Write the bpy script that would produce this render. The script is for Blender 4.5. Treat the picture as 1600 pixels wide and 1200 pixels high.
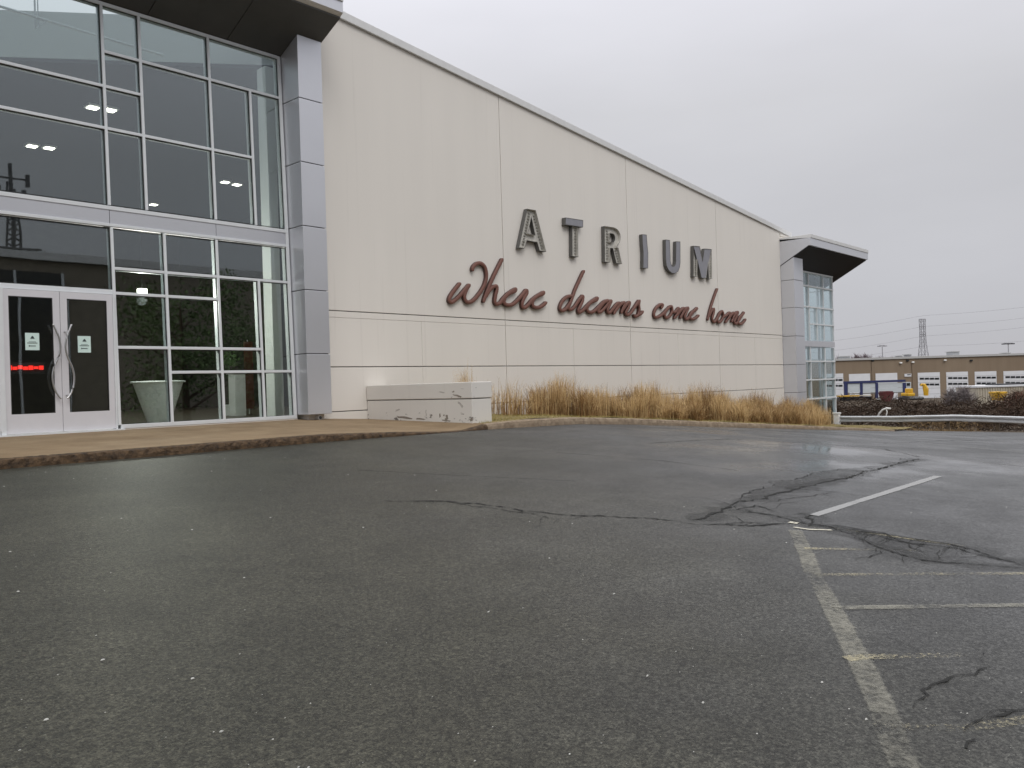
import bpy, bmesh, math, random
from mathutils import Vector, Matrix
random.seed(7)
for o in list(bpy.data.objects): bpy.data.objects.remove(o)
S = bpy.context.scene
COL = S.collection

# ------------------------------------------------------------------ camera
F, CX, CY, EYE = 1310.0, 800.0, 600.0, 1.5
_x = Vector((1180, 34, -F)).normalized()
_w = Vector((-.032, 1, 0)); _z = (_w - _x * _w.dot(_x)).normalized(); _y = _z.cross(_x)
RW = Matrix((_x, _y, _z))                       # camera -> world
cam = bpy.data.cameras.new('camera'); camo = bpy.data.objects.new('camera', cam); COL.objects.link(camo)
cam.sensor_width = 36; cam.lens = 36 * F / 1600; cam.clip_start = .05; cam.clip_end = 6000
camo.matrix_world = Matrix.Translation((0, 0, EYE)) @ RW.to_4x4()
S.camera = camo

# ------------------------------------------------------------------ sky, sun, exposure
SUN_EL, SUN_AZ = math.radians(48), math.radians(205)
world = bpy.data.worlds.new('World'); S.world = world; world.use_nodes = True
nt = world.node_tree; N = nt.nodes; Lk = nt.links
bg = N['Background']
tc = N.new('ShaderNodeTexCoord'); sep = N.new('ShaderNodeSeparateXYZ'); Lk.new(tc.outputs['Generated'], sep.inputs[0])
rp = N.new('ShaderNodeValToRGB'); Lk.new(sep.outputs['Z'], rp.inputs[0])
el = rp.color_ramp.elements
el[0].position = 0.0; el[0].color = (.535, .53, .565, 1)
el[1].position = 1.0; el[1].color = (1.9, 1.9, 1.95, 1)
for p, c in ((.06, (.555, .555, .59)), (.16, (.60, .60, .63)), (.30, (.67, .67, .70)), (.46, (.90, .90, .97)), (.7, (1.5, 1.5, 1.55))):
    e = el.new(p); e.color = (*c, 1)
# the cloud deck is a little brighter towards the hidden sun side
dt = N.new('ShaderNodeVectorMath'); dt.operation = 'DOT_PRODUCT'; Lk.new(tc.outputs['Generated'], dt.inputs[0]); dt.inputs[1].default_value = (-.55, .55, 0)
mr = N.new('ShaderNodeMapRange'); Lk.new(dt.outputs['Value'], mr.inputs[0])
mr.inputs[1].default_value = -.5; mr.inputs[2].default_value = .6; mr.inputs[3].default_value = .95; mr.inputs[4].default_value = 1.18
nz = N.new('ShaderNodeTexNoise'); nz.inputs['Scale'].default_value = 2.2; nz.inputs['Detail'].default_value = 4; nz.inputs['Roughness'].default_value = .5
mp = N.new('ShaderNodeMapping'); mp.inputs['Scale'].default_value = (1, 1, 3.5); Lk.new(tc.outputs['Generated'], mp.inputs[0]); Lk.new(mp.outputs[0], nz.inputs['Vector'])
mr2 = N.new('ShaderNodeMapRange'); Lk.new(nz.outputs['Fac'], mr2.inputs[0]); mr2.inputs[1].default_value = .25; mr2.inputs[2].default_value = .75; mr2.inputs[3].default_value = .94; mr2.inputs[4].default_value = 1.06
mu = N.new('ShaderNodeMath'); mu.operation = 'MULTIPLY'; Lk.new(mr.outputs[0], mu.inputs[0]); Lk.new(mr2.outputs[0], mu.inputs[1])
vs = N.new('ShaderNodeVectorMath'); vs.operation = 'SCALE'; Lk.new(rp.outputs[0], vs.inputs[0]); Lk.new(mu.outputs[0], vs.inputs['Scale'])
sky = N.new('ShaderNodeTexSky'); sky.sky_type = 'NISHITA'; sky.sun_disc = False; sky.sun_elevation = SUN_EL; sky.sun_rotation = SUN_AZ
sk = N.new('ShaderNodeVectorMath'); sk.operation = 'SCALE'; Lk.new(sky.outputs[0], sk.inputs[0]); sk.inputs['Scale'].default_value = .06
mx = N.new('ShaderNodeMix'); mx.data_type = 'RGBA'; mx.inputs[0].default_value = .06
Lk.new(vs.outputs[0], mx.inputs[6]); Lk.new(sk.outputs[0], mx.inputs[7]); Lk.new(mx.outputs[2], bg.inputs[0]); bg.inputs[1].default_value = 1.0
sun = bpy.data.lights.new('sun', 'SUN'); sun.energy = .9; sun.angle = math.radians(25); sun.color = (1, .97, .93)
suno = bpy.data.objects.new('sun', sun); COL.objects.link(suno)
sd = Vector((math.sin(SUN_AZ) * math.cos(SUN_EL), math.cos(SUN_AZ) * math.cos(SUN_EL), math.sin(SUN_EL)))
suno.rotation_euler = sd.to_track_quat('Z', 'Y').to_euler()
vsx = S.view_settings; vsx.view_transform = 'Standard'; vsx.look = 'None'; vsx.gamma = 1; vsx.exposure = 0
S.render.resolution_x = 1024; S.render.resolution_y = 768
S.cycles.transparent_max_bounces = 24; S.cycles.max_bounces = 8

# ------------------------------------------------------------------ surveying helpers (read a photo point onto a known plane)
def ray(px, py): return RW @ Vector((px - CX, -(py - CY), -F))
E0 = Vector((0, 0, EYE))
def onY(px, py, y): r = ray(px, py); return E0 + r * (y / r.y)
def onX(px, py, x): r = ray(px, py); return E0 + r * (x / r.x)
def lerp(a, b, t): return a + (b - a) * t
def pw(x, pts):
    if x <= pts[0][0]: return pts[0][1]
    for (x0, y0), (x1, y1) in zip(pts, pts[1:]):
        if x <= x1:
            t = (x - x0) / (x1 - x0); return lerp(y0, y1, t)
    return pts[-1][1]
ZK = [(-40, .66), (9, .63), (13, .60), (15.5, .55), (18, .40), (23, .04), (30, -.45), (38, -1.0), (44, -1.12)]
def zg(x, y):
    k = pw(x, ZK); z0 = pw(x, [(-40, 0), (0, 0), (15, -.25), (38, -1.05), (44, -1.15)])
    t = (12 - y) / 12
    if t < 0: t = 0
    if t <= 1: return lerp(k, z0, t)
    return z0 - .008 * (-y)
def gp(px, py, dz=0):
    r = ray(px, py); t = 1e-3; step = .1 / F * 1
    a, b = .5 / F, 200 / F
    f = lambda t: (E0 + r * t).z - zg((r * t).x, (r * t).y) - dz
    t = a
    while t < b and f(t) > 0: t *= 1.01
    lo, hi = t / 1.01, t
    for _ in range(30):
        m = (lo + hi) / 2
        if f(m) > 0: lo = m
        else: hi = m
    p = E0 + r * lo
    return Vector((p.x, p.y))
RH = Vector((_x.x, _y.x, 0)).normalized()            # far things: u to the right, v away
FH = Vector((-_x.z, -_y.z, 0)).normalized()
FROT = math.atan2(RH.y, RH.x)
def uz(px, py, v):
    r = ray(px, py); t = v / r.dot(FH); p = E0 + r * t
    return p.dot(RH), p.z

# ------------------------------------------------------------------ mesh builder
class MB:
    def __init__(s): s.v = []; s.f = []; s.m = []
    def face(s, pts, m=0):
        b = len(s.v); s.v += [tuple(p) for p in pts]; s.f.append(tuple(range(b, b + len(pts)))); s.m.append(m)
    def box(s, x0, x1, y0, y1, z0, z1, m=0):
        b = len(s.v)
        s.v += [(x0, y0, z0), (x1, y0, z0), (x1, y1, z0), (x0, y1, z0), (x0, y0, z1), (x1, y0, z1), (x1, y1, z1), (x0, y1, z1)]
        for q in ((0, 3, 2, 1), (4, 5, 6, 7), (0, 1, 5, 4), (1, 2, 6, 5), (2, 3, 7, 6), (3, 0, 4, 7)): s.f.append(tuple(b + i for i in q)); s.m.append(m)
    def hexa(s, bot, top, m=0):
        b = len(s.v); s.v += [tuple(p) for p in bot] + [tuple(p) for p in top]; n = len(bot)
        s.f.append(tuple(b + n - 1 - i for i in range(n))); s.m.append(m)
        s.f.append(tuple(b + n + i for i in range(n))); s.m.append(m)
        for i in range(n):
            j = (i + 1) % n; s.f.append((b + i, b + j, b + n + j, b + n + i)); s.m.append(m)
    def tube(s, pts, r, n=6, m=0, cap=True):
        pts = [Vector(p) for p in pts]; rr = r if isinstance(r, (list, tuple)) else [r] * len(pts)
        b = len(s.v); up = Vector((0, 0, 1))
        for i, p in enumerate(pts):
            d = (pts[min(i + 1, len(pts) - 1)] - pts[max(i - 1, 0)]).normalized()
            a = d.cross(up) if abs(d.z) < .95 else d.cross(Vector((1, 0, 0))); a.normalize(); c = d.cross(a)
            for k in range(n):
                t = 2 * math.pi * k / n; q = p + (a * math.cos(t) + c * math.sin(t)) * rr[i]; s.v.append(tuple(q))
        for i in range(len(pts) - 1):
            for k in range(n):
                j = (k + 1) % n; s.f.append((b + i * n + k, b + i * n + j, b + (i + 1) * n + j, b + (i + 1) * n + k)); s.m.append(m)
        if cap:
            s.f.append(tuple(b + k for k in range(n))); s.m.append(m)
            e = b + (len(pts) - 1) * n; s.f.append(tuple(e + n - 1 - k for k in range(n))); s.m.append(m)
    def build(s, name, mats, parent=None, origin=(0, 0, 0), bevel=0, smooth=False, merge=False):
        me = bpy.data.meshes.new(name); o = Vector(origin)
        me.from_pydata([tuple(Vector(v) - o) for v in s.v], [], s.f)
        if not isinstance(mats, (list, tuple)): mats = [mats]
        for m in mats: me.materials.append(m)
        for p, mi in zip(me.polygons, s.m): p.material_index = mi; p.use_smooth = smooth
        bm = bmesh.new(); bm.from_mesh(me)
        if merge: bmesh.ops.remove_doubles(bm, verts=bm.verts, dist=1e-5)
        bmesh.ops.recalc_face_normals(bm, faces=bm.faces); bm.to_mesh(me); bm.free()
        ob = bpy.data.objects.new(name, me); COL.objects.link(ob)
        if parent: ob.parent = parent
        else: ob.location = o
        if bevel:
            md = ob.modifiers.new('bevel', 'BEVEL'); md.width = bevel; md.segments = 2; md.limit_method = 'ANGLE'
        return ob
def tag(o, label=None, cat=None, group=None, kind=None):
    for k, v in (('label', label), ('category', cat), ('group', group), ('kind', kind)):
        if v: o[k] = v
    return o
def empty(name, loc, label, cat, group=None, rz=0):
    o = bpy.data.objects.new(name, None); COL.objects.link(o); o.location = loc; o.rotation_euler.z = rz; o.empty_display_size = .3
    return tag(o, label, cat, group)
def cpy(o, parent=None):
    c = o.copy(); COL.objects.link(c)
    if parent: c.parent = parent
    for ch in list(o.children): cpy(ch, c)
    return c

# ------------------------------------------------------------------ materials
def mat(name, col, rough=.6, metal=0, noise=0, nscale=6, bump=0, bscale=40, stretch=(1, 1, 1), col2=None, spec=.5, coat=0):
    m = bpy.data.materials.new(name); m.use_nodes = True; n = m.node_tree.nodes; l = m.node_tree.links; b = n['Principled BSDF']
    b.inputs['Base Color'].default_value = (*col, 1); b.inputs['Roughness'].default_value = rough; b.inputs['Metallic'].default_value = metal
    b.inputs['Specular IOR Level'].default_value = spec; b.inputs['Coat Weight'].default_value = coat
    t = n.new('ShaderNodeTexCoord'); mpn = n.new('ShaderNodeMapping'); mpn.inputs['Scale'].default_value = stretch; l.new(t.outputs['Object'], mpn.inputs[0])
    if noise or col2:
        nn = n.new('ShaderNodeTexNoise'); nn.inputs['Scale'].default_value = nscale; nn.inputs['Detail'].default_value = 6; nn.inputs['Roughness'].default_value = .6; l.new(mpn.outputs[0], nn.inputs['Vector'])
        r = n.new('ShaderNodeValToRGB'); l.new(nn.outputs['Fac'], r.inputs[0]); r.color_ramp.elements[0].position = .3; r.color_ramp.elements[1].position = .7
        c2 = col2 if col2 else tuple(c * (1 + noise) for c in col)
        c1 = col if col2 else tuple(c * (1 - noise) for c in col)
        r.color_ramp.elements[0].color = (*c1, 1); r.color_ramp.elements[1].color = (*c2, 1); l.new(r.outputs[0], b.inputs['Base Color'])
    if bump:
        n2 = n.new('ShaderNodeTexNoise'); n2.inputs['Scale'].default_value = bscale; n2.inputs['Detail'].default_value = 5; l.new(mpn.outputs[0], n2.inputs['Vector'])
        bp = n.new('ShaderNodeBump'); bp.inputs['Strength'].default_value = bump; bp.inputs['Distance'].default_value = .02; l.new(n2.outputs['Fac'], bp.inputs['Height']); l.new(bp.outputs[0], b.inputs['Normal'])
    return m
def emis(name, col, st):
    m = bpy.data.materials.new(name); m.use_nodes = True; b = m.node_tree.nodes['Principled BSDF']
    b.inputs['Base Color'].default_value = (*col, 1); b.inputs['Emission Color'].default_value = (*col, 1); b.inputs['Emission Strength'].default_value = st; return m
def glass(name, tint, refl, k=1.0):
    m = bpy.data.materials.new(name); m.use_nodes = True; n = m.node_tree.nodes; l = m.node_tree.links
    for x in list(n):
        if x.type != 'OUTPUT_MATERIAL': n.remove(x)
    out = [x for x in n if x.type == 'OUTPUT_MATERIAL'][0]
    tr = n.new('ShaderNodeBsdfTransparent'); tr.inputs[0].default_value = (*tint, 1)
    gl = n.new('ShaderNodeBsdfGlossy'); gl.inputs['Roughness'].default_value = .012; gl.inputs[0].default_value = (.93, .97, 1, 1)
    fr = n.new('ShaderNodeFresnel'); fr.inputs[0].default_value = 1.45
    ma = n.new('ShaderNodeMath'); ma.operation = 'MULTIPLY_ADD'; l.new(fr.outputs[0], ma.inputs[0]); ma.inputs[1].default_value = k; ma.inputs[2].default_value = refl; ma.use_clamp = True
    # slight unevenness of the sheets
    t = n.new('ShaderNodeTexCoord'); nn = n.new('ShaderNodeTexNoise'); nn.inputs['Scale'].default_value = .8; l.new(t.outputs['Object'], nn.inputs['Vector'])
    bp = n.new('ShaderNodeBump'); bp.inputs['Strength'].default_value = .05; bp.inputs['Distance'].default_value = .02; l.new(nn.outputs['Fac'], bp.inputs['Height']); l.new(bp.outputs[0], gl.inputs['Normal'])
    mxs = n.new('ShaderNodeMixShader'); l.new(ma.outputs[0], mxs.inputs[0]); l.new(tr.outputs[0], mxs.inputs[1]); l.new(gl.outputs[0], mxs.inputs[2]); l.new(mxs.outputs[0], out.inputs[0])
    return m
def wallmat(name, col):
    """painted precast: faint vertical rain streaks, faint mottling, fine grain"""
    m = mat(name, col, rough=.75, bump=.12, bscale=60)
    n = m.node_tree.nodes; l = m.node_tree.links; b = n['Principled BSDF']; t = n.new('ShaderNodeTexCoord')
    mp_ = n.new('ShaderNodeMapping'); mp_.inputs['Scale'].default_value = (1.1, 1.1, .10); l.new(t.outputs['Object'], mp_.inputs[0])
    a = n.new('ShaderNodeTexNoise'); a.inputs['Scale'].default_value = 1.6; a.inputs['Detail'].default_value = 6; l.new(mp_.outputs[0], a.inputs['Vector'])
    c = n.new('ShaderNodeTexNoise'); c.inputs['Scale'].default_value = .35; c.inputs['Detail'].default_value = 3; l.new(t.outputs['Object'], c.inputs['Vector'])
    ad = n.new('ShaderNodeMath'); ad.operation = 'ADD'; l.new(a.outputs['Fac'], ad.inputs[0]); l.new(c.outputs['Fac'], ad.inputs[1])
    r = n.new('ShaderNodeMapRange'); l.new(ad.outputs[0], r.inputs[0]); r.inputs[1].default_value = .7; r.inputs[2].default_value = 1.3; r.inputs[3].default_value = .978; r.inputs[4].default_value = 1.018
    v = n.new('ShaderNodeVectorMath'); v.operation = 'SCALE'; v.inputs[0].default_value = col; l.new(r.outputs[0], v.inputs['Scale'])
    # thin run-off streaks with a shape of their own
    m3 = n.new('ShaderNodeMapping'); m3.inputs['Scale'].default_value = (7, 7, .22); l.new(t.outputs['Object'], m3.inputs[0])
    c3 = n.new('ShaderNodeTexNoise'); c3.inputs['Scale'].default_value = 1; c3.inputs['Detail'].default_value = 4; l.new(m3.outputs[0], c3.inputs['Vector'])
    r3 = n.new('ShaderNodeMapRange'); l.new(c3.outputs['Fac'], r3.inputs[0]); r3.inputs[1].default_value = .60; r3.inputs[2].default_value = .74; r3.inputs[4].default_value = .11
    m4 = n.new('ShaderNodeMix'); m4.data_type = 'RGBA'; l.new(r3.outputs[0], m4.inputs[0]); l.new(v.outputs[0], m4.inputs[6]); m4.inputs[7].default_value = (.34, .31, .27, 1); l.new(m4.outputs[2], b.inputs['Base Color'])
    return m
M = {}
M['wall'] = wallmat('white_precast', (.725, .69, .635))
M['groove'] = mat('joint_sealant', (.16, .155, .145), .9)
M['cap'] = mat('parapet_flashing', (.66, .66, .65), .5, .2, noise=.05)
M['acm'] = mat('silver_cladding', (.62, .63, .665), .34, .55, noise=.03, nscale=.7)
M['acm_dark'] = mat('dark_soffit_cladding', (.072, .072, .067), .6, 0, noise=.12, nscale=1.2)
M['soffit_far'] = mat('black_soffit', (.012, .013, .018), .6)
M['joint'] = mat('cladding_joint', (.03, .03, .035), .8)
M['frame'] = mat('anodised_frame', (.70, .725, .74), .45, .1, noise=.03)
M['gasket'] = mat('black_gasket', (.02, .02, .02), .6)
M['door'] = mat('door_aluminium', (.66, .655, .68), .45, .1, noise=.03, nscale=3)
M['glass'] = glass('tinted_glass', (.83, .88, .87), .085, .75)
M['glass_far'] = glass('pale_glass', (.90, .94, .945), .05, .3)
M['steel'] = mat('brushed_steel', (.55, .55, .55), .28, .9)
M['paper'] = mat('printed_paper', (.62, .78, .73), .8)
M['ink'] = mat('dark_ink', (.05, .07, .07), .8)

def asphalt():
    m = bpy.data.materials.new('asphalt'); m.use_nodes = True; n = m.node_tree.nodes; l = m.node_tree.links; b = n['Principled BSDF']
    t = n.new('ShaderNodeTexCoord')
    def noise(sc, det, rg=.55, vec=None):
        x = n.new('ShaderNodeTexNoise'); x.inputs['Scale'].default_value = sc; x.inputs['Detail'].default_value = det; x.inputs['Roughness'].default_value = rg
        l.new(vec if vec else t.outputs['Object'], x.inputs['Vector']); return x.outputs['Fac']
    def mrn(src, a, bb, c, d):
        x = n.new('ShaderNodeMapRange'); l.new(src, x.inputs[0]); x.inputs[1].default_value = a; x.inputs[2].default_value = bb; x.inputs[3].default_value = c; x.inputs[4].default_value = d; return x.outputs[0]
    def mul(a, bb):
        x = n.new('ShaderNodeMath'); x.operation = 'MULTIPLY'; l.new(a, x.inputs[0]); l.new(bb, x.inputs[1]); return x.outputs[0]
    big = mrn(noise(.16, 5), .3, .7, .84, 1.16); mid = mrn(noise(1.7, 6), .3, .7, .84, 1.16); fine = mrn(noise(42, 5, .75), .32, .68, .45, 1.6); gr = mrn(noise(110, 3), .35, .65, .5, 1.5)
    mp_ = n.new('ShaderNodeMapping'); mp_.inputs['Rotation'].default_value = (0, 0, .15); mp_.inputs['Scale'].default_value = (.25, 2.2, 1); l.new(t.outputs['Object'], mp_.inputs[0])
    str_ = mrn(noise(1.1, 5, .6, mp_.outputs[0]), .3, .7, .93, 1.08)
    va = n.new('ShaderNodeTexVoronoi'); va.inputs['Scale'].default_value = 62; l.new(t.outputs['Object'], va.inputs['Vector']); sa = n.new('ShaderNodeSeparateColor'); l.new(va.outputs['Color'], sa.inputs[0])
    stone = mrn(sa.outputs[0], 0, 1, .55, 1.45); stain = mrn(noise(.45, 6, .65), .45, .62, .80, 1.06)
    fac = mul(mul(mul(mul(mul(mul(big, mid), fine), gr), str_), stone), stain)
    v = n.new('ShaderNodeVectorMath'); v.operation = 'SCALE'; v.inputs[0].default_value = (.043, .0415, .0305); l.new(fac, v.inputs['Scale'])
    # sparse pale aggregate stones
    vo = n.new('ShaderNodeTexVoronoi'); vo.inputs['Scale'].default_value = 75; l.new(t.outputs['Object'], vo.inputs['Vector'])
    st = mrn(vo.outputs['Distance'], .10, .22, 1, 0)
    wn = n.new('ShaderNodeSeparateColor'); l.new(vo.outputs['Color'], wn.inputs[0]); pick = mrn(wn.outputs[0], .86, .97, 0, .75)
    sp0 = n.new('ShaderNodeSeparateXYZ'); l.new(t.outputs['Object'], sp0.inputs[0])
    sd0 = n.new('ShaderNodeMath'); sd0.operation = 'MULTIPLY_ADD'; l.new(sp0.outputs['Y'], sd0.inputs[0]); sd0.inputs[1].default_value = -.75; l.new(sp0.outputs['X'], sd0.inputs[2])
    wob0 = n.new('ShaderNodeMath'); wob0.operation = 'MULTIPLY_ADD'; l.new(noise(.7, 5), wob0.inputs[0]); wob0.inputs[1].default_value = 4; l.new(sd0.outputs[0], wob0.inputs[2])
    sheen_tone = n.new('ShaderNodeMix'); sheen_tone.data_type = 'RGBA'; l.new(mrn(wob0.outputs[0], 2.5, 8, 0, 1), sheen_tone.inputs[0]); l.new(v.outputs[0], sheen_tone.inputs[6]); v2 = n.new('ShaderNodeVectorMath'); v2.operation = 'SCALE'; v2.inputs[0].default_value = (.064, .0645, .064); l.new(fac, v2.inputs['Scale']); l.new(v2.outputs[0], sheen_tone.inputs[7])  # wet sheen put into the colour: base turns paler and greyer to the right
    mxx = n.new('ShaderNodeMix'); mxx.data_type = 'RGBA'; l.new(mul(st, pick), mxx.inputs[0]); l.new(sheen_tone.outputs[2], mxx.inputs[6]); mxx.inputs[7].default_value = (.21, .205, .185, 1)
    l.new(mxx.outputs[2], b.inputs['Base Color'])
    # damp sheen on the right-hand part of the lot
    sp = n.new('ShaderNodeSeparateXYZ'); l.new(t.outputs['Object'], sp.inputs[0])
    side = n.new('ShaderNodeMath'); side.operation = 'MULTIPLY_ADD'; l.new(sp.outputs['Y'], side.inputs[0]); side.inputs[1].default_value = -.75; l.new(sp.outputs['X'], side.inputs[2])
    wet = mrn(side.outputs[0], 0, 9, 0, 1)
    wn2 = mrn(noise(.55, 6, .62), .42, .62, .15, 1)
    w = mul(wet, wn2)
    pc = gp(1350, 716); sc_ = n.new('ShaderNodeMapping'); sc_.vector_type = 'POINT'; l.new(t.outputs['Object'], sc_.inputs[0])
    off_ = n.new('ShaderNodeVectorMath'); off_.operation = 'SUBTRACT'; l.new(t.outputs['Object'], off_.inputs[0]); off_.inputs[1].default_value = (pc.x, pc.y, 0)
    sc_.inputs['Scale'].default_value = (1, 1, 0); l.new(off_.outputs[0], sc_.inputs[0]); ln = n.new('ShaderNodeVectorMath'); ln.operation = 'LENGTH'; l.new(sc_.outputs[0], ln.inputs[0])
    dz_ = n.new('ShaderNodeMath'); dz_.operation = 'MULTIPLY_ADD'; l.new(noise(.8, 4), dz_.inputs[0]); dz_.inputs[1].default_value = 3.0; l.new(ln.outputs['Value'], dz_.inputs[2])
    pud = mrn(dz_.outputs[0], 2.6, 5.6, 1, 0)
    rgh = n.new('ShaderNodeMath'); rgh.operation = 'MULTIPLY_ADD'; l.new(pud, rgh.inputs[0]); rgh.inputs[1].default_value = -.17; l.new(mrn(w, 0, 1, .50, .24), rgh.inputs[2]); l.new(rgh.outputs[0], b.inputs['Roughness']); b.inputs['Specular IOR Level'].default_value = .26
    bp = n.new('ShaderNodeBump'); bp.inputs['Distance'].default_value = .008; bs1 = n.new('ShaderNodeMath'); bs1.operation = 'MULTIPLY_ADD'; l.new(w, bs1.inputs[0]); bs1.inputs[1].default_value = -.40; bs1.inputs[2].default_value = .72; bs2 = n.new('ShaderNodeMath'); bs2.operation = 'MULTIPLY_ADD'; bs2.use_clamp = True; l.new(pud, bs2.inputs[0]); bs2.inputs[1].default_value = -.7; l.new(bs1.outputs[0], bs2.inputs[2]); l.new(bs2.outputs[0], bp.inputs['Strength'])
    hh = n.new('ShaderNodeMath'); hh.operation = 'ADD'; l.new(noise(55, 4, .7), hh.inputs[0]); l.new(noise(140, 2), hh.inputs[1]); l.new(hh.outputs[0], bp.inputs['Height']); l.new(bp.outputs[0], b.inputs['Normal'])
    return m
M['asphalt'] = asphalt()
def worn(name, col, cover, under=None, scale=22, soft=.07, amax=.9, rough=.6):
    """paint worn off in flakes, transparent where gone, feathered towards the strip's edges"""
    m = mat(name, col, rough); n = m.node_tree.nodes; l = m.node_tree.links; b = n['Principled BSDF']; t = n.new('ShaderNodeTexCoord')
    a = n.new('ShaderNodeTexNoise'); a.inputs['Scale'].default_value = scale; a.inputs['Detail'].default_value = 8; a.inputs['Roughness'].default_value = .75; l.new(t.outputs['Object'], a.inputs['Vector'])
    c = n.new('ShaderNodeTexNoise'); c.inputs['Scale'].default_value = 1.3; c.inputs['Detail'].default_value = 3; l.new(t.outputs['Object'], c.inputs['Vector'])
    s = n.new('ShaderNodeMath'); s.operation = 'MULTIPLY_ADD'; l.new(c.outputs['Fac'], s.inputs[0]); s.inputs[1].default_value = .7; l.new(a.outputs['Fac'], s.inputs[2])
    at = n.new('ShaderNodeAttribute'); at.attribute_name = 'edge'; s2 = n.new('ShaderNodeMath'); s2.operation = 'MULTIPLY_ADD'; l.new(at.outputs['Fac'], s2.inputs[0]); s2.inputs[1].default_value = .42; l.new(s.outputs[0], s2.inputs[2])
    r = n.new('ShaderNodeMapRange'); l.new(s2.outputs[0], r.inputs[0]); th = 1.13 - cover * .55 + .42; r.inputs[1].default_value = th - soft; r.inputs[2].default_value = th + soft; r.inputs[4].default_value = amax
    l.new(r.outputs[0], b.inputs['Alpha']); return m
M['paint'] = worn('white_road_paint', (.30, .30, .295), .93, soft=.16, scale=40)
M['paint_worn'] = worn('worn_white_paint', (.26, .25, .205), .47, scale=22, soft=.15, amax=.66)
M['paint_yellow'] = worn('worn_yellow_paint', (.46, .41, .26), .33, scale=52, soft=.12, amax=.85)
M['crack'] = mat('crack_void', (.010, .010, .009), .95)
M['seam'] = worn('sealed_seam', (.022, .022, .020), .66, scale=8, soft=.25, amax=.6)
M['damp'] = worn('damp_dirt', (.020, .020, .018), .70, scale=7, soft=.35, amax=.38, rough=.6)
M['cream'] = worn('cream_paint_chips', (.55, .52, .42), .75, scale=30, soft=.06, amax=1)
M['patch'] = worn('broken_asphalt', (.024, .024, .022), .75, scale=7, soft=.4, amax=.36, rough=.75)
M['grit'] = mat('pale_grit', (.44, .44, .41), .8, noise=.2, nscale=3)
M['walk'] = mat('weathered_concrete', (.168, .112, .058), .85, noise=0, nscale=1.6, bump=.5, bscale=60, col2=(.25, .178, .10))
M['kerb_dark'] = mat('crumbled_kerb', (.022, .014, .008), .95, nscale=11, bump=1.0, bscale=34, col2=(.115, .070, .035))
M['kerb_pale'] = mat('concrete_kerb', (.16, .115, .075), .9, nscale=5, bump=.6, bscale=30, col2=(.30, .235, .165))
M['soil'] = mat('grass_bed_soil', (.13, .115, .035), .95, nscale=7, bump=1.0, bscale=40, col2=(.30, .22, .10))
M['earth'] = mat('winter_earth', (.03, .02, .013), .95, nscale=.35, bump=.8, bscale=6, col2=(.085, .06, .032))
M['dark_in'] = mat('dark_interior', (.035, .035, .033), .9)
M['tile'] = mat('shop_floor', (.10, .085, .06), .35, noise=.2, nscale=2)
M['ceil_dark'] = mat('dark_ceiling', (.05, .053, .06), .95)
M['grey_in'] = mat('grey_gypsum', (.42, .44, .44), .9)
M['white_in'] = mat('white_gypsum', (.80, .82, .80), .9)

# ------------------------------------------------------------------ ground
def grid_obj(name, xs, ys, zf, m, **kw):
    b = MB(); nx, ny = len(xs), len(ys)
    b.v = [(x, y, zf(x, y)) for x in xs for y in ys]
    for i in range(nx - 1):
        for j in range(ny - 1):
            a = i * ny + j; b.f.append((a, a + ny, a + ny + 1, a + 1)); b.m.append(0)
    o = b.build(name, m, smooth=True); return tag(o, **kw)
def terr(x, y):
    if x > 39: z = pw(x, [(39, -1.08), (41.5, -1.15), (44, -1.4), (50, -2.1), (60, -2.35), (4000, -2.35)])
    else: z = zg(x, min(y, 12)) - .06
    if y > 17 and x < 44: z = lerp(z, z - .3, min(1, (y - 17) / 5))
    return z
def steps(a, b, n): return [lerp(a, b, i / n) for i in range(n + 1)]
gx = [-1500, -600, -200, -80] + steps(-40, 64, 104) + [75, 90, 120, 160, 220, 320, 500, 900, 2000]
gy = [-1500, -600, -250, -100] + steps(-40, 40, 80) + [50, 65, 90, 130, 200, 350, 700, 2000]
grid_obj('ground', gx, gy, terr, M['earth'], kind='structure')
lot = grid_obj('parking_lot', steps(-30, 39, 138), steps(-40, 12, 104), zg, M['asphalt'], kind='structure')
LX, LY = steps(-30, 39, 138), steps(-40, 12, 104)
def zm(x, y):
    fx = max(0, min(137.999, (x + 30) / .5)); fy = max(0, min(103.999, (y + 40) / .5)); i, j = int(fx), int(fy); u, v = fx - i, fy - j
    a, b_, c, d = zg(LX[i], LY[j]), zg(LX[i + 1], LY[j]), zg(LX[i + 1], LY[j + 1]), zg(LX[i], LY[j + 1])
    return max(a + (b_ - a) * u + (c - b_) * v, a + (d - a) * v + (c - d) * u)
def set_edge(o, vals):
    at = o.data.attributes.new('edge', 'FLOAT', 'POINT')
    for k, v in enumerate(vals): at.data[k].value = v
    return o
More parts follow.
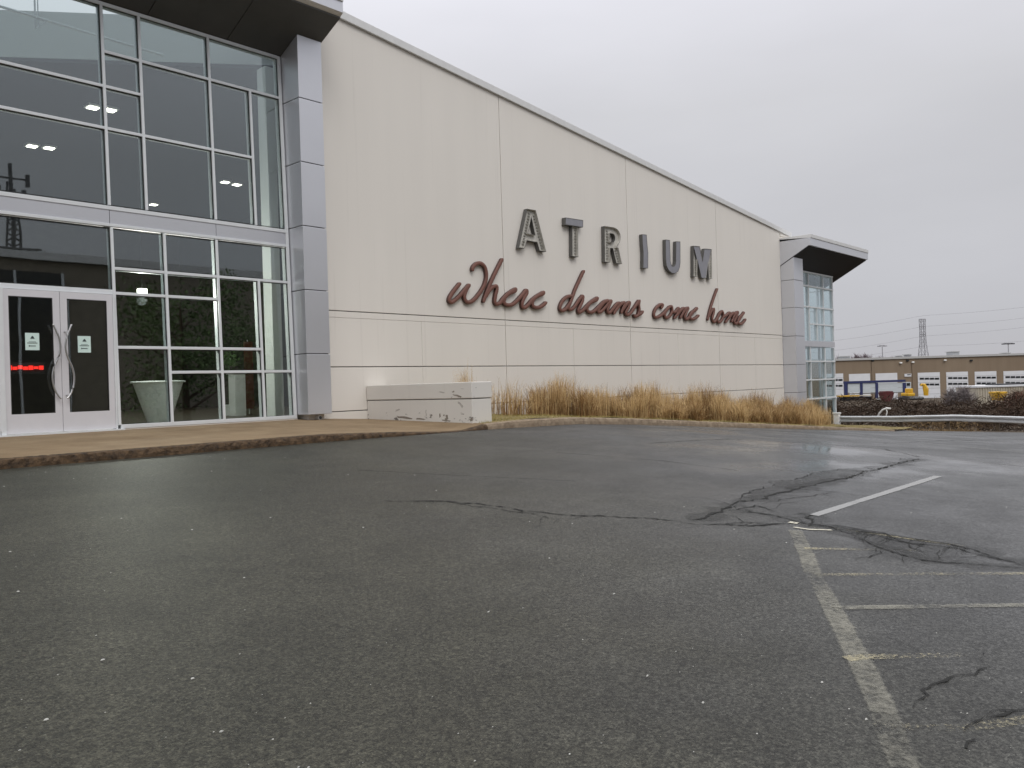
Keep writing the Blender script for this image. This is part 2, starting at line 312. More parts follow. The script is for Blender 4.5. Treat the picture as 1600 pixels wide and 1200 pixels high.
def road_strip(name, pts, w, m, dz, jit=0, sub=.25, taper=False):
    """a strip of paint, seam or crack laid on the lot, following its slope"""
    P = [Vector((p[0], p[1])) for p in pts]; Q = []
    for a, c in zip(P, P[1:]):
        n = max(1, int((c - a).length / sub)); Q += [a.lerp(c, i / n) for i in range(n)]
    Q.append(P[-1])
    if jit:
        for i in range(1, len(Q) - 1): Q[i] = Q[i] + Vector((random.gauss(0, jit), random.gauss(0, jit)))
    b = MB(); prev = None; vals = []; cols = (-1, -.62, .62, 1)
    for i, q in enumerate(Q):
        d = (Q[min(i + 1, len(Q) - 1)] - Q[max(i - 1, 0)]); d = d.normalized() if d.length > 1e-6 else Vector((1, 0)); nn = Vector((-d.y, d.x))
        ww = w * (random.uniform(.25, 1.6) if jit else 1.12) / 2
        if taper: ww *= min(1, .25 + 4 * min(i, len(Q) - 1 - i) / max(1, len(Q) - 1))
        for c_ in cols:
            p = q + nn * ww * c_; b.v.append((p.x, p.y, zm(p.x, p.y) + dz)); vals.append(0 if abs(c_) == 1 else 1)
        if i:
            o_ = (i - 1) * 4
            for k in range(3): b.f.append((o_ + k, o_ + 4 + k, o_ + 5 + k, o_ + 1 + k)); b.m.append(0)
    return set_edge(b.build(name, m, parent=lot), vals)
PX = lambda pts, s=1, ox=0, oy=0: [gp(ox + s * x, oy + s * y) for x, y in pts]
c7 = (.3125, 1100, 660); c8 = (.28333, 1200, 860)
road_strip('parking_line', PX([(550, 466), (1170, 270)], *c7), .105, M['paint'], .0042)
road_strip('parking_line', PX([(1118, 107), (1600, 150)], *c7), .11, M['paint'], .0042)
road_strip('parking_line', PX([(890, 42), (1400, 50)], *c7), .12, M['paint'], .0042)
road_strip('parking_line', PX([(150, -110), (210, 20), (245, 120), (310, 240), (420, 440), (480, 560), (570, 740), (640, 900), (700, 1060), (770, 1210)], *c8), .155, M['paint_worn'], .0042)
for pts, sc, mm in (([(500, 632), (1140, 644)], c7, 'paint_yellow'), ([(560, 765), (1700, 756)], c7, 'paint_yellow'), ([(360, 320), (1500, 303)], c8, 'paint_worn'),
                    ([(430, 603), (520, 592), (1090, 578)], c8, 'paint_yellow'), ([(590, 978), (1100, 985), (1450, 932)], c8, 'paint_yellow'),
                    ([(640, 528), (1300, 622)], c7, 'paint_yellow'), ([(425, 500), (640, 545)], c7, 'paint_yellow')):
    road_strip('parking_line', PX(pts, *sc), .095, M[mm], .0050)
def crack(pts, sc=c7, w=.022, j=.012, br=None):
    stain = w > .02 and sc is c7; w = w * (.95 if sc is c7 else 1.05); P = PX(pts, *sc); allp = [(P, w)]
    L = sum((c - a).length for a, c in zip(P, P[1:])); nb = int(L * (2.2 if br is None else br))
    for _ in range(nb):
        k = random.randrange(len(P) - 1); q = P[k].lerp(P[k + 1], random.random()); d = (P[k + 1] - P[k]).normalized(); a = random.choice((-1, 1)) * random.uniform(.4, 1.3)
        d = Vector((d.x * math.cos(a) - d.y * math.sin(a), d.x * math.sin(a) + d.y * math.cos(a))); B = [q]
        for _k in range(random.randint(2, 6)):
            a = random.gauss(0, .5); d = Vector((d.x * math.cos(a) - d.y * math.sin(a), d.x * math.sin(a) + d.y * math.cos(a))); B.append(B[-1] + d * random.uniform(.05, .16))
        allp.append((B, w * random.uniform(.25, .5)))
    b = MB()
    for P_, w_ in allp:
        J = []; js = .028 if sc is not c8 else .012
        for a, c in zip(P_, P_[1:]):
            n = max(1, int((c - a).length / (.13 if sc is not c8 else .05))); J += [a.lerp(c, i / n) + (Vector((random.gauss(0, js), random.gauss(0, js))) if i else Vector((0, 0))) for i in range(n)]
        P_ = J + [P_[-1]]; Q = []
        for a, c in zip(P_, P_[1:]):
            n = max(1, int((c - a).length / .035)); Q += [a.lerp(c, i / n) for i in range(n)]
        Q.append(P_[-1]); wob = 0; pv = None; N_ = len(Q)
        for i, q in enumerate(Q):
            dd = Q[min(i + 1, N_ - 1)] - Q[max(i - 1, 0)]; dd = dd.normalized() if dd.length > 1e-6 else Vector((1, 0)); nn = Vector((-dd.y, dd.x))
            wob = wob * .7 + random.gauss(0, j * .35); e = min(1, (i + 1) / 8, (N_ - i) / 8); q = q + nn * wob * e
            ww = w_ * max(.12, random.gauss(.8, .45) + .3 * math.sin(i * .13)) * (.3 + .7 * e) / 2; l3 = q + nn * ww; r3 = q - nn * ww * random.uniform(.5, 1.3)
            l3 = (l3.x, l3.y, zm(l3.x, l3.y) + .0060); r3 = (r3.x, r3.y, zm(r3.x, r3.y) + .0060)
            if pv: b.face([pv[1], r3, l3, pv[0]])
            pv = (l3, r3)
    b.build('crack', M['crack'], parent=lot)
    if stain: road_strip('damp_stain', [(p.x, p.y) for p in P], .34, M['damp'], .0022, jit=.02, sub=.15)
crack([(-60, 490), (5, 480), (90, 435), (180, 395), (270, 385), (400, 350), (520, 320), (650, 290), (760, 265), (880, 230), (960, 210), (1075, 183)], w=.035)
crack([(185, 380), (240, 345), (345, 320), (350, 295), (460, 290), (520, 262), (620, 240), (680, 232)], w=.016, j=.03)
crack([(200, 435), (240, 450), (340, 465), (420, 485), (500, 505), (620, 520), (740, 560), (820, 600), (880, 630), (1000, 665), (1100, 690), (1220, 705), (1600, 730)], w=.022)
crack([(600, 510), (760, 535), (900, 555), (1000, 600), (1150, 635)], w=.02)
crack([(620, 520), (780, 545), (950, 570), (1150, 600), (1340, 635), (1480, 685), (1640, 703)], w=.03)
crack([(0, 512), (120, 508), (215, 500), (340, 510), (430, 518)], w=.016)
crack([(470, 455), (540, 465), (545, 500), (525, 520), (620, 522)], w=.026)
crack([(360, 430), (380, 405), (470, 400)], w=.008); crack([(1180, 640), (1180, 680), (1170, 690)], w=.01)
crack([(600, 783), (700, 784), (760, 790), (860, 803), (960, 808), (1060, 815), (1105, 820)], (1, 0, 0), w=.030, br=.8)
crack([(1105, 820), (1170, 822), (1236, 818)], (1, 0, 0), w=.03)
crack([(1210, 800), (1180, 790), (1150, 797)], (1, 0, 0), w=.02); crack([(1300, 770), (1240, 778), (1190, 788)], (1, 0, 0), w=.012); crack([(1372, 838), (1430, 850), (1500, 858), (1600, 886)], (1, 0, 0), w=.026)
road_strip('parking_line', PX([(1233, 816.5), (1247, 818.5)]), .10, M['cream'], .0065); road_strip('parking_line', PX([(1240, 824.5), (1264, 828), (1300, 829)]), .05, M['cream'], .0065)
crack([(690, 783), (780, 797), (880, 812)], (1, 0, 0), w=.016)
crack([(800, 870), (850, 820), (885, 765), (930, 735), (1000, 705), (1140, 690), (1170, 660), (1230, 645)], c8, w=.011, j=.008)
crack([(1080, 1000), (1120, 960), (1190, 930), (1290, 915), (1350, 890), (1440, 888)], c8, w=.016, j=.01)
crack([(1090, 1095), (1100, 1060), (1140, 1048)], c8, w=.03, j=.02)
crack([(1060, 490), (1200, 525)], c8, w=.008, j=.01); crack([(480, 480), (700, 490), (880, 560)], c8, w=.004, j=.01)
for pts, w in (([(870, 707), (950, 713), (1035, 720), (1152, 735)], .06), ([(1013, 693), (1080, 689), (1139, 686), (1260, 692), (1380, 701), (1436, 714)], .09),
               ([(1380, 693), (1490, 688), (1600, 686)], .10), ([(560, 735), (700, 742), (900, 752)], .03), ([(1470, 716), (1600, 729)], .06)):
    road_strip('seam', PX(pts), w, M['seam'], .0028, jit=.03, sub=.4)
def patch(top, bot, sc, nr=7):
    """broken, sunken asphalt between two crack lines, as a fine sheet on the lot"""
    def res(pts, n):
        P = PX(pts, *sc); L = [0]
        for a, c in zip(P, P[1:]): L.append(L[-1] + (c - a).length)
        out = []
        for k in range(n):
            d = L[-1] * k / (n - 1); i = 0
            while i < len(L) - 2 and L[i + 1] < d: i += 1
            out.append(P[i].lerp(P[i + 1], (d - L[i]) / max(1e-6, L[i + 1] - L[i])))
        return out
    n = 90; T_, B_ = res(top, n), res(bot, n); b = MB(); vals = []
    for k in range(n):
        a = T_[k] + Vector((random.gauss(0, .02), random.gauss(0, .02))); c = B_[k]
        for r_ in range(nr):
            p = a.lerp(c, r_ / (nr - 1)); b.v.append((p.x, p.y, zm(p.x, p.y) + .0028)); vals.append(min(1, k / 14, (n - 1 - k) / 14) * (1.0 if 0 < r_ < nr - 1 else .75))
    for k in range(n - 1):
        for r_ in range(nr - 1): o_ = k * nr + r_; b.f.append((o_, o_ + nr, o_ + nr + 1, o_ + 1)); b.m.append(0)
    return set_edge(b.build('asphalt_patch', M['patch'], parent=lot), vals)
patch([(185, 388), (240, 345), (345, 320), (350, 295), (460, 290), (520, 262), (620, 240), (680, 232), (820, 224), (880, 230)], [(190, 396), (270, 388), (400, 352), (520, 322), (650, 292), (760, 267), (885, 231)], c7)
patch([(640, 525), (780, 548), (950, 572), (1150, 604), (1340, 637)], [(640, 528), (740, 560), (820, 600), (880, 630), (1000, 665), (1100, 690), (1220, 705), (1330, 712)], c7)
# loose pale grit all over the lot
b = MB()
for i in range(300):
    if i < 170: p = gp(random.uniform(0, 1250), 720 + 480 * random.random() ** 1.5)
    elif i < 235: x = random.uniform(0, 720); p = gp(x, 743 - x * .095 + abs(random.gauss(0, 9)))
    else: p = gp(random.uniform(1100, 1600), random.uniform(720, 1190))
    s = random.choice((.002, .0025, .003, .0035, .004, .005, .009)); a = random.uniform(0, 6.28); z = zm(p.x, p.y) + .001
    n = random.randint(4, 6); ring = [(p.x + s * random.uniform(.6, 1.2) * math.cos(a + 6.283 * k / n) * 1.3, p.y + s * random.uniform(.5, 1) * math.sin(a + 6.283 * k / n), z) for k in range(n)]
    top = [(lerp(p.x, q[0], .6), lerp(p.y, q[1], .6), z + s * .5) for q in ring]; b.hexa(ring, top)
tag(b.build('road_grit', M['grit']), kind='stuff', label='tiny pale chips and grit scattered over the dark asphalt', cat='grit')

# ------------------------------------------------------------------ sidewalk, kerbs, grass bed
def kerb_y(x): return pw(x, [(-30, 12), (13, 12), (15.5, 12), (18, 12.05), (38, 12.05)])
def kerb_h(x): return pw(x, [(-30, .12), (8.5, .125), (10.2, .07), (11.3, .015), (11.9, .015), (12.6, .12), (14, .16), (24, .15), (36, .10), (38, .06)])
def walkz(x, y):
    if x > 12.5 and y > 12.5:
        pass
    k = zg(x, 12) + kerb_h(x); wz = pw(x, [(-30, .90), (11, .89), (12.6, .80), (13.2, .80)])
    t = max(0, min(1, (y - 12) / 4)); return lerp(k, wz, t)
xs = steps(-20, 12.6, 130); ys = steps(12.09, 16.0, 14)
grid = MB(); ny = len(ys)
grid.v = [(x, y + (random.uniform(-.03, .035) if j == 0 else 0), walkz(x, y) + (random.uniform(-.02, .004) if j == 0 else 0)) for x in xs for j, y in enumerate(ys)]
for i in range(len(xs) - 1):
    for j in range(ny - 1): a = i * ny + j; grid.f.append((a, a + ny, a + ny + 1, a + 1)); grid.m.append(0)
walk = tag(grid.build('sidewalk', M['walk'], smooth=True), kind='structure')
jb = MB()
for x in (-1.3, 1.7, 4.9, 8.2, 11.2):
    for k in range(12):
        y0, y1 = lerp(12.2, 15.9, k / 12), lerp(12.2, 15.9, (k + 1) / 12); xx = x + .05 * math.sin(k * 1.7)
        x2 = x + .05 * math.sin((k + 1) * 1.7)
        jb.face([(xx, y0, walkz(xx, y0) + .004), (xx + .015, y0, walkz(xx, y0) + .004), (x2 + .015, y1, walkz(x2, y1) + .004), (x2, y1, walkz(x2, y1) + .004)])
jb.build('expansion_joint', M['seam'], parent=walk)
def kerb(name, x0, x1, m, rough):
    b = MB(); n = int((x1 - x0) / .06); rows = []
    for i in range(n + 1):
        x = lerp(x0, x1, i / n); y = kerb_y(x); h = kerb_h(x); z = zg(x, 12)
        r = rough * min(1, h / .1)
        g = lambda s: random.uniform(-s, s) * r
        rows.append([(x, y - .035 + g(.02), z - .05), (x, y - .025 + g(.022), z + h * .45 + g(.02)), (x, y - .005 + g(.02), z + h * .85 + g(.018)), (x, y + .03 + g(.02), z + h + g(.012)),
                     (x, y + .13 + g(.02), z + h + .006 + g(.003)), (x, y + .16, z - .02)])
    for a, c in zip(rows, rows[1:]):
        for k in range(5): b.face([a[k], c[k], c[k + 1], a[k + 1]])
    return tag(b.build(name, m, merge=True), kind='structure')
kerb('kerb', -20, 12.5, M['kerb_dark'], .62)
kerb('grass_kerb', 12.5, 38.0, M['kerb_pale'], .35)
def bedz(x, y):
    k = zg(x, 12) + kerb_h(x); wz = k + pw(x, [(12, .02), (20, .12), (30, .25), (42, .12)])
    t = max(0, min(1, (y - 12.1) / 3.9)); return lerp(k, wz, t) + .02 * math.sin(x * 2.1) * math.sin(y * 3)
grid_obj('grass_bed', steps(12.6, 41, 110), steps(12.14, 16.2, 16), bedz, M['soil'], kind='structure')

# ------------------------------------------------------------------ THE STORE
store = empty('store_building', (11.25, 16, .9), 'long white panel-clad store with silver pillars, slanted canopies and a tall glazed entrance', 'building')
SO = store.location.copy()
def part(b, name, m, bevel=0, parent=None, smooth=False): return b.build(name, m, parent=parent or store, origin=SO, bevel=bevel, smooth=smooth)
ztop = lambda x: 10.38 - .0952 * (x - 12.27)
XJ = [11.1, 17.555, 23.835, 30.03, 35.85]; XS = [14.38, 20.68, 26.91, 33.1]
g = .011
b = MB()
def wallpanel(x0, x1, zf0, zf1, y=16.0):
    z = lambda f, x: f(x) if callable(f) else f
    b.hexa([(x0, y, z(zf0, x0)), (x1, y, z(zf0, x1)), (x1, y + .18, z(zf0, x1)), (x0, y + .18, z(zf0, x0))],
           [(x0, y, z(zf1, x0)), (x1, y, z(zf1, x1)), (x1, y + .18, z(zf1, x1)), (x0, y + .18, z(zf1, x0))])
for i in range(4):
    x0, x1 = XJ[i] + g, XJ[i + 1] - g; xm = XS[i]
    wallpanel(x0, x1, 3.355 + g, lambda x: ztop(x) - .17)
    wallpanel(x0, x1, 3.20, 3.355 - g)                              # thin lip under the long joint
    for (a, c) in ((x0, xm - .004), (xm + .004, x1)):
        wallpanel(a, c, 2.05 + g, 3.197, 16.004); wallpanel(a, c, 1.015 + g, 2.05 - g, 16.004)
    wallpanel(x0, x1, -2.0, 1.015 - g, 15.99)
part(b, 'side_wall', M['wall'], bevel=.006)
b = MB(); b.hexa([(11.1, 16.05, -2), (35.8, 16.05, -2), (35.8, 16.12, -2), (11.1, 16.12, -2)], [(11.1, 16.05, ztop(11.1) - .2), (35.8, 16.05, ztop(35.8) - .2), (35.8, 16.12, ztop(35.8) - .2), (11.1, 16.12, ztop(11.1) - .2)])
part(b, 'joint_backing', M['groove'])
b = MB()
b.hexa([(11.26, 15.93, ztop(11.26) - .17), (37.0, 15.93, ztop(37) - .17), (37.0, 16.5, ztop(37) - .17), (11.26, 16.5, ztop(11.26) - .17)],
       [(11.26, 15.93, ztop(11.26) + .03), (37.0, 15.93, ztop(37) + .03), (37.0, 16.5, ztop(37) + .03), (11.26, 16.5, ztop(11.26) + .03)])
part(b, 'parapet_cap', M['cap'], bevel=.012)
# ribbed return above the far pillar
b = MB(); b.box(35.86, 37.0, 16.02, 16.3, 6.9, 7.95); 
for k in range(6): b.box(35.9, 36.95, 15.985, 16.02, 7.15 + k * .13, 7.23 + k * .13)
part(b, 'ribbed_infill', M['wall'])
# left flank of the entrance, mirrored beyond the frame
b = MB(); b.box(-16, .25, 16.0, 16.4, .2, 10.6); part(b, 'left_wall', M['wall'], bevel=.01)
# building volume behind
b = MB(); b.hexa([(19.75, 16.5, -2.5), (35.7, 16.5, -2.5), (35.7, 48, -2.5), (19.75, 48, -2.5)], [(19.75, 16.5, ztop(19.75) - .25), (35.7, 16.5, ztop(35.7) - .25), (35.7, 48, 7.4), (19.75, 48, 8.9)])
part(b, 'rear_volume', M['wall'])
b = MB(); b.box(-16, 11.29, 40, 40.4, .2, 10.4); b.box(-16.3, -16.02, 16.0, 40.4, .2, 10.4); b.box(-16.2, -4, 16.45, 40.2, 10.42, 10.7); part(b, 'rear_wall', M['cap'])

def pillar(x0, x1, y0, y1, zs, ztopf, name='pillar'):
    b = MB()
    for a, c in zip(zs, zs[1:]): b.box(x0, x1, y0, y1, a + .009, c - .009)
    b.hexa([(x0, y0, zs[-1] + .009), (x1, y0, zs[-1] + .009), (x1, y1, zs[-1] + .009), (x0, y1, zs[-1] + .009)], [(x0, y0, ztopf(y0)), (x1, y0, ztopf(y0)), (x1, y1, ztopf(y1)), (x0, y1, ztopf(y1))])
    b.box(x0 + .03, x1 - .03, y0 + .03, y1 - .01, zs[0] + .02, ztopf(y1) - .1, 1)
    return part(b, name, [M['acm'], M['joint']], bevel=.006)
sof = lambda y: 8.995 + (16.24 - y) * .452              # soffit rises outwards
pillar(10.60, 11.22, 15.55, 16.3, [.985, 2.33, 3.73, 5.13, 6.53, 7.93], lambda y: sof(y) - .003)
pillar(.27, .89, 15.55, 16.3, [.985, 2.33, 3.73, 5.13, 6.53, 7.93], lambda y: sof(y) - .003)
# near canopy
can = empty('canopy', (0, 0, 0), None, None); can.parent = store
def canopy(x0, x1, yin, yout, sf, ztopv, par, sm, seams, bev=.06):
    b = MB()
    prof = [(yin, sf(yin)), (yout + .10, sf(yout + .10)), (yout, sf(yout + .1) + bev), (yout, ztopv), (yin, ztopv + .15)]
    b.hexa([(x0, y, z + .004) for y, z in prof], [(x1, y, z + .004) for y, z in prof]); part(b, 'fascia', M['acm'], parent=par)
    b = MB(); xs_ = [x0] + seams + [x1]
    for a, c in zip(xs_, xs_[1:]): b.hexa([(a + .008, yin, sf(yin) - .03), (c - .008, yin, sf(yin) - .03), (c - .008, yout + .10, sf(yout + .10) - .03), (a + .008, yout + .10, sf(yout + .10) - .03)],
                                   [(a + .008, yin, sf(yin) + .002), (c - .008, yin, sf(yin) + .002), (c - .008, yout + .10, sf(yout + .10) + .002), (a + .008, yout + .10, sf(yout + .10) + .002)])
    part(b, 'soffit', sm, parent=par)
    b = MB(); b.box(x0, x1, yout - .03, yin, ztopv - .0, ztopv + .16); part(b, 'fascia_cap', M['cap'], parent=par, bevel=.008)
canopy(-1.6, 11.25, 16.36, 14.75, lambda y: sof(y) + .03, 9.95, can, M['acm_dark'], [0.1, 2.9, 5.5, 7.6, 9.3])
b = MB(); b.box(-1.6, 11.22, 14.9, 16.4, 10.11, 10.75); part(b, 'upstand', M['acm'], parent=can)
can.name = 'canopy'

# entrance curtain wall; the sheet leans back very slightly
lean = lambda z: 16.0 + .03 * (z - .92)
cw = empty('curtain_wall', (0, 0, 0), None, None); cw.parent = store
# re-anchor: parts of the wall are built in store coordinates
V = [6.71, 7.42, 8.86, 9.79, 10.54]
fr = MB()
def vbar(x, z0, z1, w=.052, d=.15):
    fr.hexa([(x - w / 2, lean(z0) - .045, z0), (x + w / 2, lean(z0) - .045, z0), (x + w / 2, lean(z0) + d, z0), (x - w / 2, lean(z0) + d, z0)],
            [(x - w / 2, lean(z1) - .045, z1), (x + w / 2, lean(z1) - .045, z1), (x + w / 2, lean(z1) + d, z1), (x - w / 2, lean(z1) + d, z1)])
def hbar(x0, x1, z, h=.055, p=.038, d=.14): fr.box(x0, x1, lean(z) - p, lean(z) + d, z - h / 2, z + h / 2)
panes = []
def mx_(x): return 11.49 - x                           # the entrance is symmetrical about the doors
def bay(grid_v, cells, flip=False):
    pass
ZB, ZSILL, ZC, ZBB, ZA, ZH = 4.72, 5.10, 6.58, 7.38, 8.05, 8.96
ZE, ZD, ZG, ZF, Z0 = 3.46, 3.93, 1.96, 2.44, .96
vb = [(6.71, ZSILL, ZH), (7.42, ZSILL, ZH), (8.86, ZSILL, ZH), (9.79, ZSILL, ZA), (6.73, Z0, ZB), (7.745, Z0, ZB), (8.85, Z0, ZB), (9.79, Z0, ZD)]
hb = [(6.71, 10.54, ZA), (6.71, 7.42, ZBB), (6.71, 9.79, ZC), (6.73, 10.54, ZD), (6.73, 8.85, ZE), (6.73, 9.79, ZF), (7.745, 10.54, ZG)]
for s in (0, 1):
    q = (lambda x: x) if s == 0 else mx_
    for x, a, c in vb: vbar(q(x), a + .02, c - .02)
    for a, c, z in hb:
        l_, r_ = sorted((q(a), q(c))); hbar(l_ + .024, r_ - .024, z)
    vbar(q(10.545), Z0 - .05, ZH + .03, w=.075)
for z in (ZBB, ZC): hbar(mx_(6.71) + .024, 6.71 - .024, z)
hbar(mx_(6.73), 6.73, 3.475, h=.09)
hbar(.98, 10.51, ZH, h=.07, p=.042); hbar(mx_(10.51), mx_(6.75), Z0 - .01, h=.075, p=.042); hbar(6.75, 10.51, Z0 - .01, h=.075, p=.042)
hbar(.98, 10.51, ZSILL - .035, h=.075, p=.05); hbar(.98, 10.51, ZB + .02, h=.055, p=.05)
part(fr, 'mullion_grid', M['frame'], parent=cw, bevel=.005)
b = MB()
for x0, x1 in ((.98, 2.6), (2.61, 4.75), (4.76, 6.70), (6.71, 8.85), (8.86, 10.50)): b.box(x0, x1, lean(4.9) - .03, lean(4.9) + .12, ZB + .05, ZSILL - .075)
part(b, 'spandrel_band', M['acm'], parent=cw, bevel=.003)
cells = [(6.71, 7.42, ZA, ZH), (7.42, 8.86, ZA, ZH), (8.86, 10.54, ZA, ZH), (6.71, 7.42, ZBB, ZA), (6.71, 7.42, ZC, ZBB), (7.42, 8.86, ZC, ZA), (8.86, 9.79, ZC, ZA), (9.79, 10.54, ZSILL, ZA),
         (6.71, 7.42, ZSILL, ZC), (7.42, 8.86, ZSILL, ZC), (8.86, 9.79, ZSILL, ZC),
         (6.73, 7.745, ZD, ZB), (7.745, 8.85, ZD, ZB), (8.85, 10.54, ZD, ZB), (6.73, 7.745, ZE, ZD), (7.745, 8.85, ZE, ZD), (8.85, 9.79, ZF, ZD), (9.79, 10.54, ZG, ZD),
         (6.73, 7.745, ZF, ZE), (7.745, 8.85, ZF, ZE), (6.73, 7.745, Z0, ZF), (7.745, 8.85, ZG, ZF), (8.85, 9.79, ZG, ZF), (7.745, 8.85, Z0, ZG), (8.85, 9.79, Z0, ZG), (9.79, 10.54, Z0, ZG)]
cells_all = [(a, c, d, e) for a, c, d, e in cells] + [(mx_(c), mx_(a), d, e) for a, c, d, e in cells]
cells_all += [(mx_(6.71), 6.71, ZBB, ZH), (mx_(6.71), 6.71, ZC, ZBB), (mx_(6.71), 6.71, ZSILL, ZC), (mx_(6.73), 6.73, 3.5, ZB)]
def slab(b, x0, x1, z0, z1, off, th, m=0):
    b.hexa([(x0, lean(z0) + off, z0), (x1, lean(z0) + off, z0), (x1, lean(z0) + off + th, z0), (x0, lean(z0) + off + th, z0)],
           [(x0, lean(z1) + off, z1), (x1, lean(z1) + off, z1), (x1, lean(z1) + off + th, z1), (x0, lean(z1) + off + th, z1)], m)
for x0, x1, z0, z1 in cells_all:
    b = MB(); slab(b, x0 + .02, x1 - .02, z0 + .02, z1 - .02, .02, .012); p = part(b, 'pane', M['glass'], parent=cw)
    # black gasket round each pane
b = MB()
for x0, x1, z0, z1 in cells_all:
    a, c, d, e = x0 + .024, x1 - .024, z0 + .026, z1 - .026; w = .014
    slab(b, a, c, e - w, e, -.012, .03); slab(b, a, a + w, d, e - w, -.012, .03); slab(b, c - w, c, d, e - w, -.012, .03); slab(b, a, c, d - .002, d + w * .5, -.012, .03)
part(b, 'gasket', M['gasket'], parent=cw)

# doors
def door(x0, x1, side):
    d = empty('door', (0, 0, 0), None, None); d.parent = store
    y = 15.985; z0, z1 = .925, 3.42; gx0, gx1 = (4.92, 5.625) if side < 0 else (5.865, 6.56); gz0, gz1 = 1.26, 3.30
    b = MB(); b.box(x0, gx0, y, y + .05, z0, z1); b.box(gx1, x1, y, y + .05, z0, z1); b.box(gx0, gx1, y, y + .05, z0, gz0); b.box(gx0, gx1, y, y + .05, gz1, z1)
    b.box(x0, x1, y - .008, y - .001, z0, z0 + .06)
    part(b, 'door_frame', M['door'], parent=d)
    b = MB(); b.box(gx0 - .01, gx1 + .01, y + .018, y + .03, gz0 - .01, gz1 + .01); part(b, 'door_glass', M['glass'], parent=d)
    b = MB(); w = .014
    b.box(gx0, gx1, y + .004, y + .018, gz1 - w, gz1); b.box(gx0, gx0 + w, y + .004, y + .018, gz0, gz1 - w); b.box(gx1 - w, gx1, y + .004, y + .018, gz0, gz1 - w); part(b, 'gasket', M['gasket'], parent=d)
    # wavy pull handle
    cx = 5.745; s = -1 if side < 0 else 1
    pts = [(.155, 2.83), (.115, 2.73), (.065, 2.60), (.042, 2.45), (.055, 2.33), (.095, 2.20), (.150, 2.07), (.180, 1.92), (.172, 1.77), (.135, 1.64), (.085, 1.55), (.05, 1.505)]
    P = [Vector((cx + s * a, y - .085 + .012 * math.sin((z - 1.5) * 4), z)) for a, z in pts]
    Q = []
    for i in range(len(P) - 1):
        p0, p1, p2, p3 = P[max(i - 1, 0)], P[i], P[i + 1], P[min(i + 2, len(P) - 1)]
        for k in range(4):
            t = k / 4; Q.append(.5 * ((2 * p1) + (p2 - p0) * t + (2 * p0 - 5 * p1 + 4 * p2 - p3) * t * t + (3 * p1 - p0 - 3 * p2 + p3) * t ** 3))
    Q.append(P[-1]); b = MB(); b.tube(Q, .017, 8)
    for k in (5, len(Q) - 6): q = Q[k]; b.tube([q, (cx + s * .06, y + .0, q.z)], .010, 8)
    part(b, 'handle', M['steel'], parent=d, smooth=True)
    # taped notice on the inside of the glass
    nx = 5.17 if side < 0 else 6.035; nz0 = 2.37 if side < 0 else 2.335; w_, h_ = .225, .30
    b = MB(); b.box(nx, nx + w_, y + .008, y + .010, nz0, nz0 + h_)
    f = y + .004
    b.hexa([(nx + .08, f, nz0 + .2), (nx + .15, f, nz0 + .2), (nx + .15, f + .002, nz0 + .2), (nx + .08, f + .002, nz0 + .2)], [(nx + .105, f, nz0 + .245), (nx + .125, f, nz0 + .245), (nx + .125, f + .002, nz0 + .245), (nx + .105, f + .002, nz0 + .245)], 1)
    for i in range(9): b.box(nx + .055 + i * .013, nx + .064 + i * .013, f, f + .002, nz0 + .142, nz0 + .150, 1)
    for i in range(13): b.box(nx + .032 + i * .0125, nx + .041 + i * .0125, f, f + .002, nz0 + .118, nz0 + .130, 1)
    b.box(nx + .06, nx + .165, f, f + .002, nz0 + .068, nz0 + .08, 1); b.box(nx + .055, nx + .066, f, f + .002, nz0 + .061, nz0 + .087, 1)
    part(b, 'notice', [M['paper'], M['ink']], parent=d)
    return d
door(4.835, 5.741, -1); door(5.749, 6.665, 1)
b = MB(); b.box(4.75, 4.832, 15.96, 16.12, .9, 3.43); part(b, 'door_jamb', M['frame']); b = MB(); b.box(6.668, 6.70, 15.975, 16.12, .9, 3.43); part(b, 'door_jamb', M['frame'])
b = MB(); b.box(mx_(6.8), 6.8, 15.9, 16.25, .86, .915); part(b, 'threshold', M['frame'])
b = MB(); b.box(6.72, 10.6, 15.97, 16.3, .80, .915); part(b, 'plinth', M['wall']); b = MB(); b.box(.9, 4.76, 15.97, 16.3, .80, .915); part(b, 'plinth', M['wall'])

# far corner tower
tw = empty('corner_glazing', (0, 0, 0), None, None); tw.parent = store
sof2 = lambda y: 6.47 + (16.0 - y) * .555
pillar(35.86, 36.85, 15.4, 16.3, [-1.2, .80, 2.04, 3.30, 4.56, 5.78], lambda y: sof2(y) - .01, 'corner_pillar')
can2 = empty('corner_canopy', (0, 0, 0), None, None); can2.parent = store
canopy(35.84, 42.9, 16.9, 14.6, sof2, 7.52, can2, M['soffit_far'], [], bev=.0)
# side cheek joint of the far canopy
b = MB(); fr = MB()
FX = [36.9, 38.85, 40.6, 41.78]; FZ = [-1.0, .43, 1.33, 2.2, 2.87, 3.2, 3.97, 4.77, 5.75, 6.42]
def fv(x, z0, z1, w=.07): fr.box(x - w / 2, x + w / 2, 15.98, 16.14, z0, z1)
for x in (38.85, 40.6, 41.78): fv(x, -1.0, 2.86); fv(x, 3.2, 6.4)
fv(37.6, -1.0, 1.3, .06); fv(39.75, 3.2, 4.77, .06)
for z in (.43, 1.33, 2.2, 4.77, 5.75, 6.40): fr.box(36.86, 41.81, 15.955, 16.12, z - .035, z + .035)
fr.box(38.85, 41.81, 15.955, 16.12, 3.94, 4.0)
for yy in (16.75, 17.3, 18.0, 18.7, 20.2):
    fr.box(41.72, 41.84, yy - .04, yy + .04, -1, 6.4)
for z in (.43, 2.2, 4.77, 5.75, 3.97): fr.box(41.74, 41.82, 16.14, 20.2, z - .03, z + .03)
part(fr, 'mullion_grid', M['frame'], parent=tw)
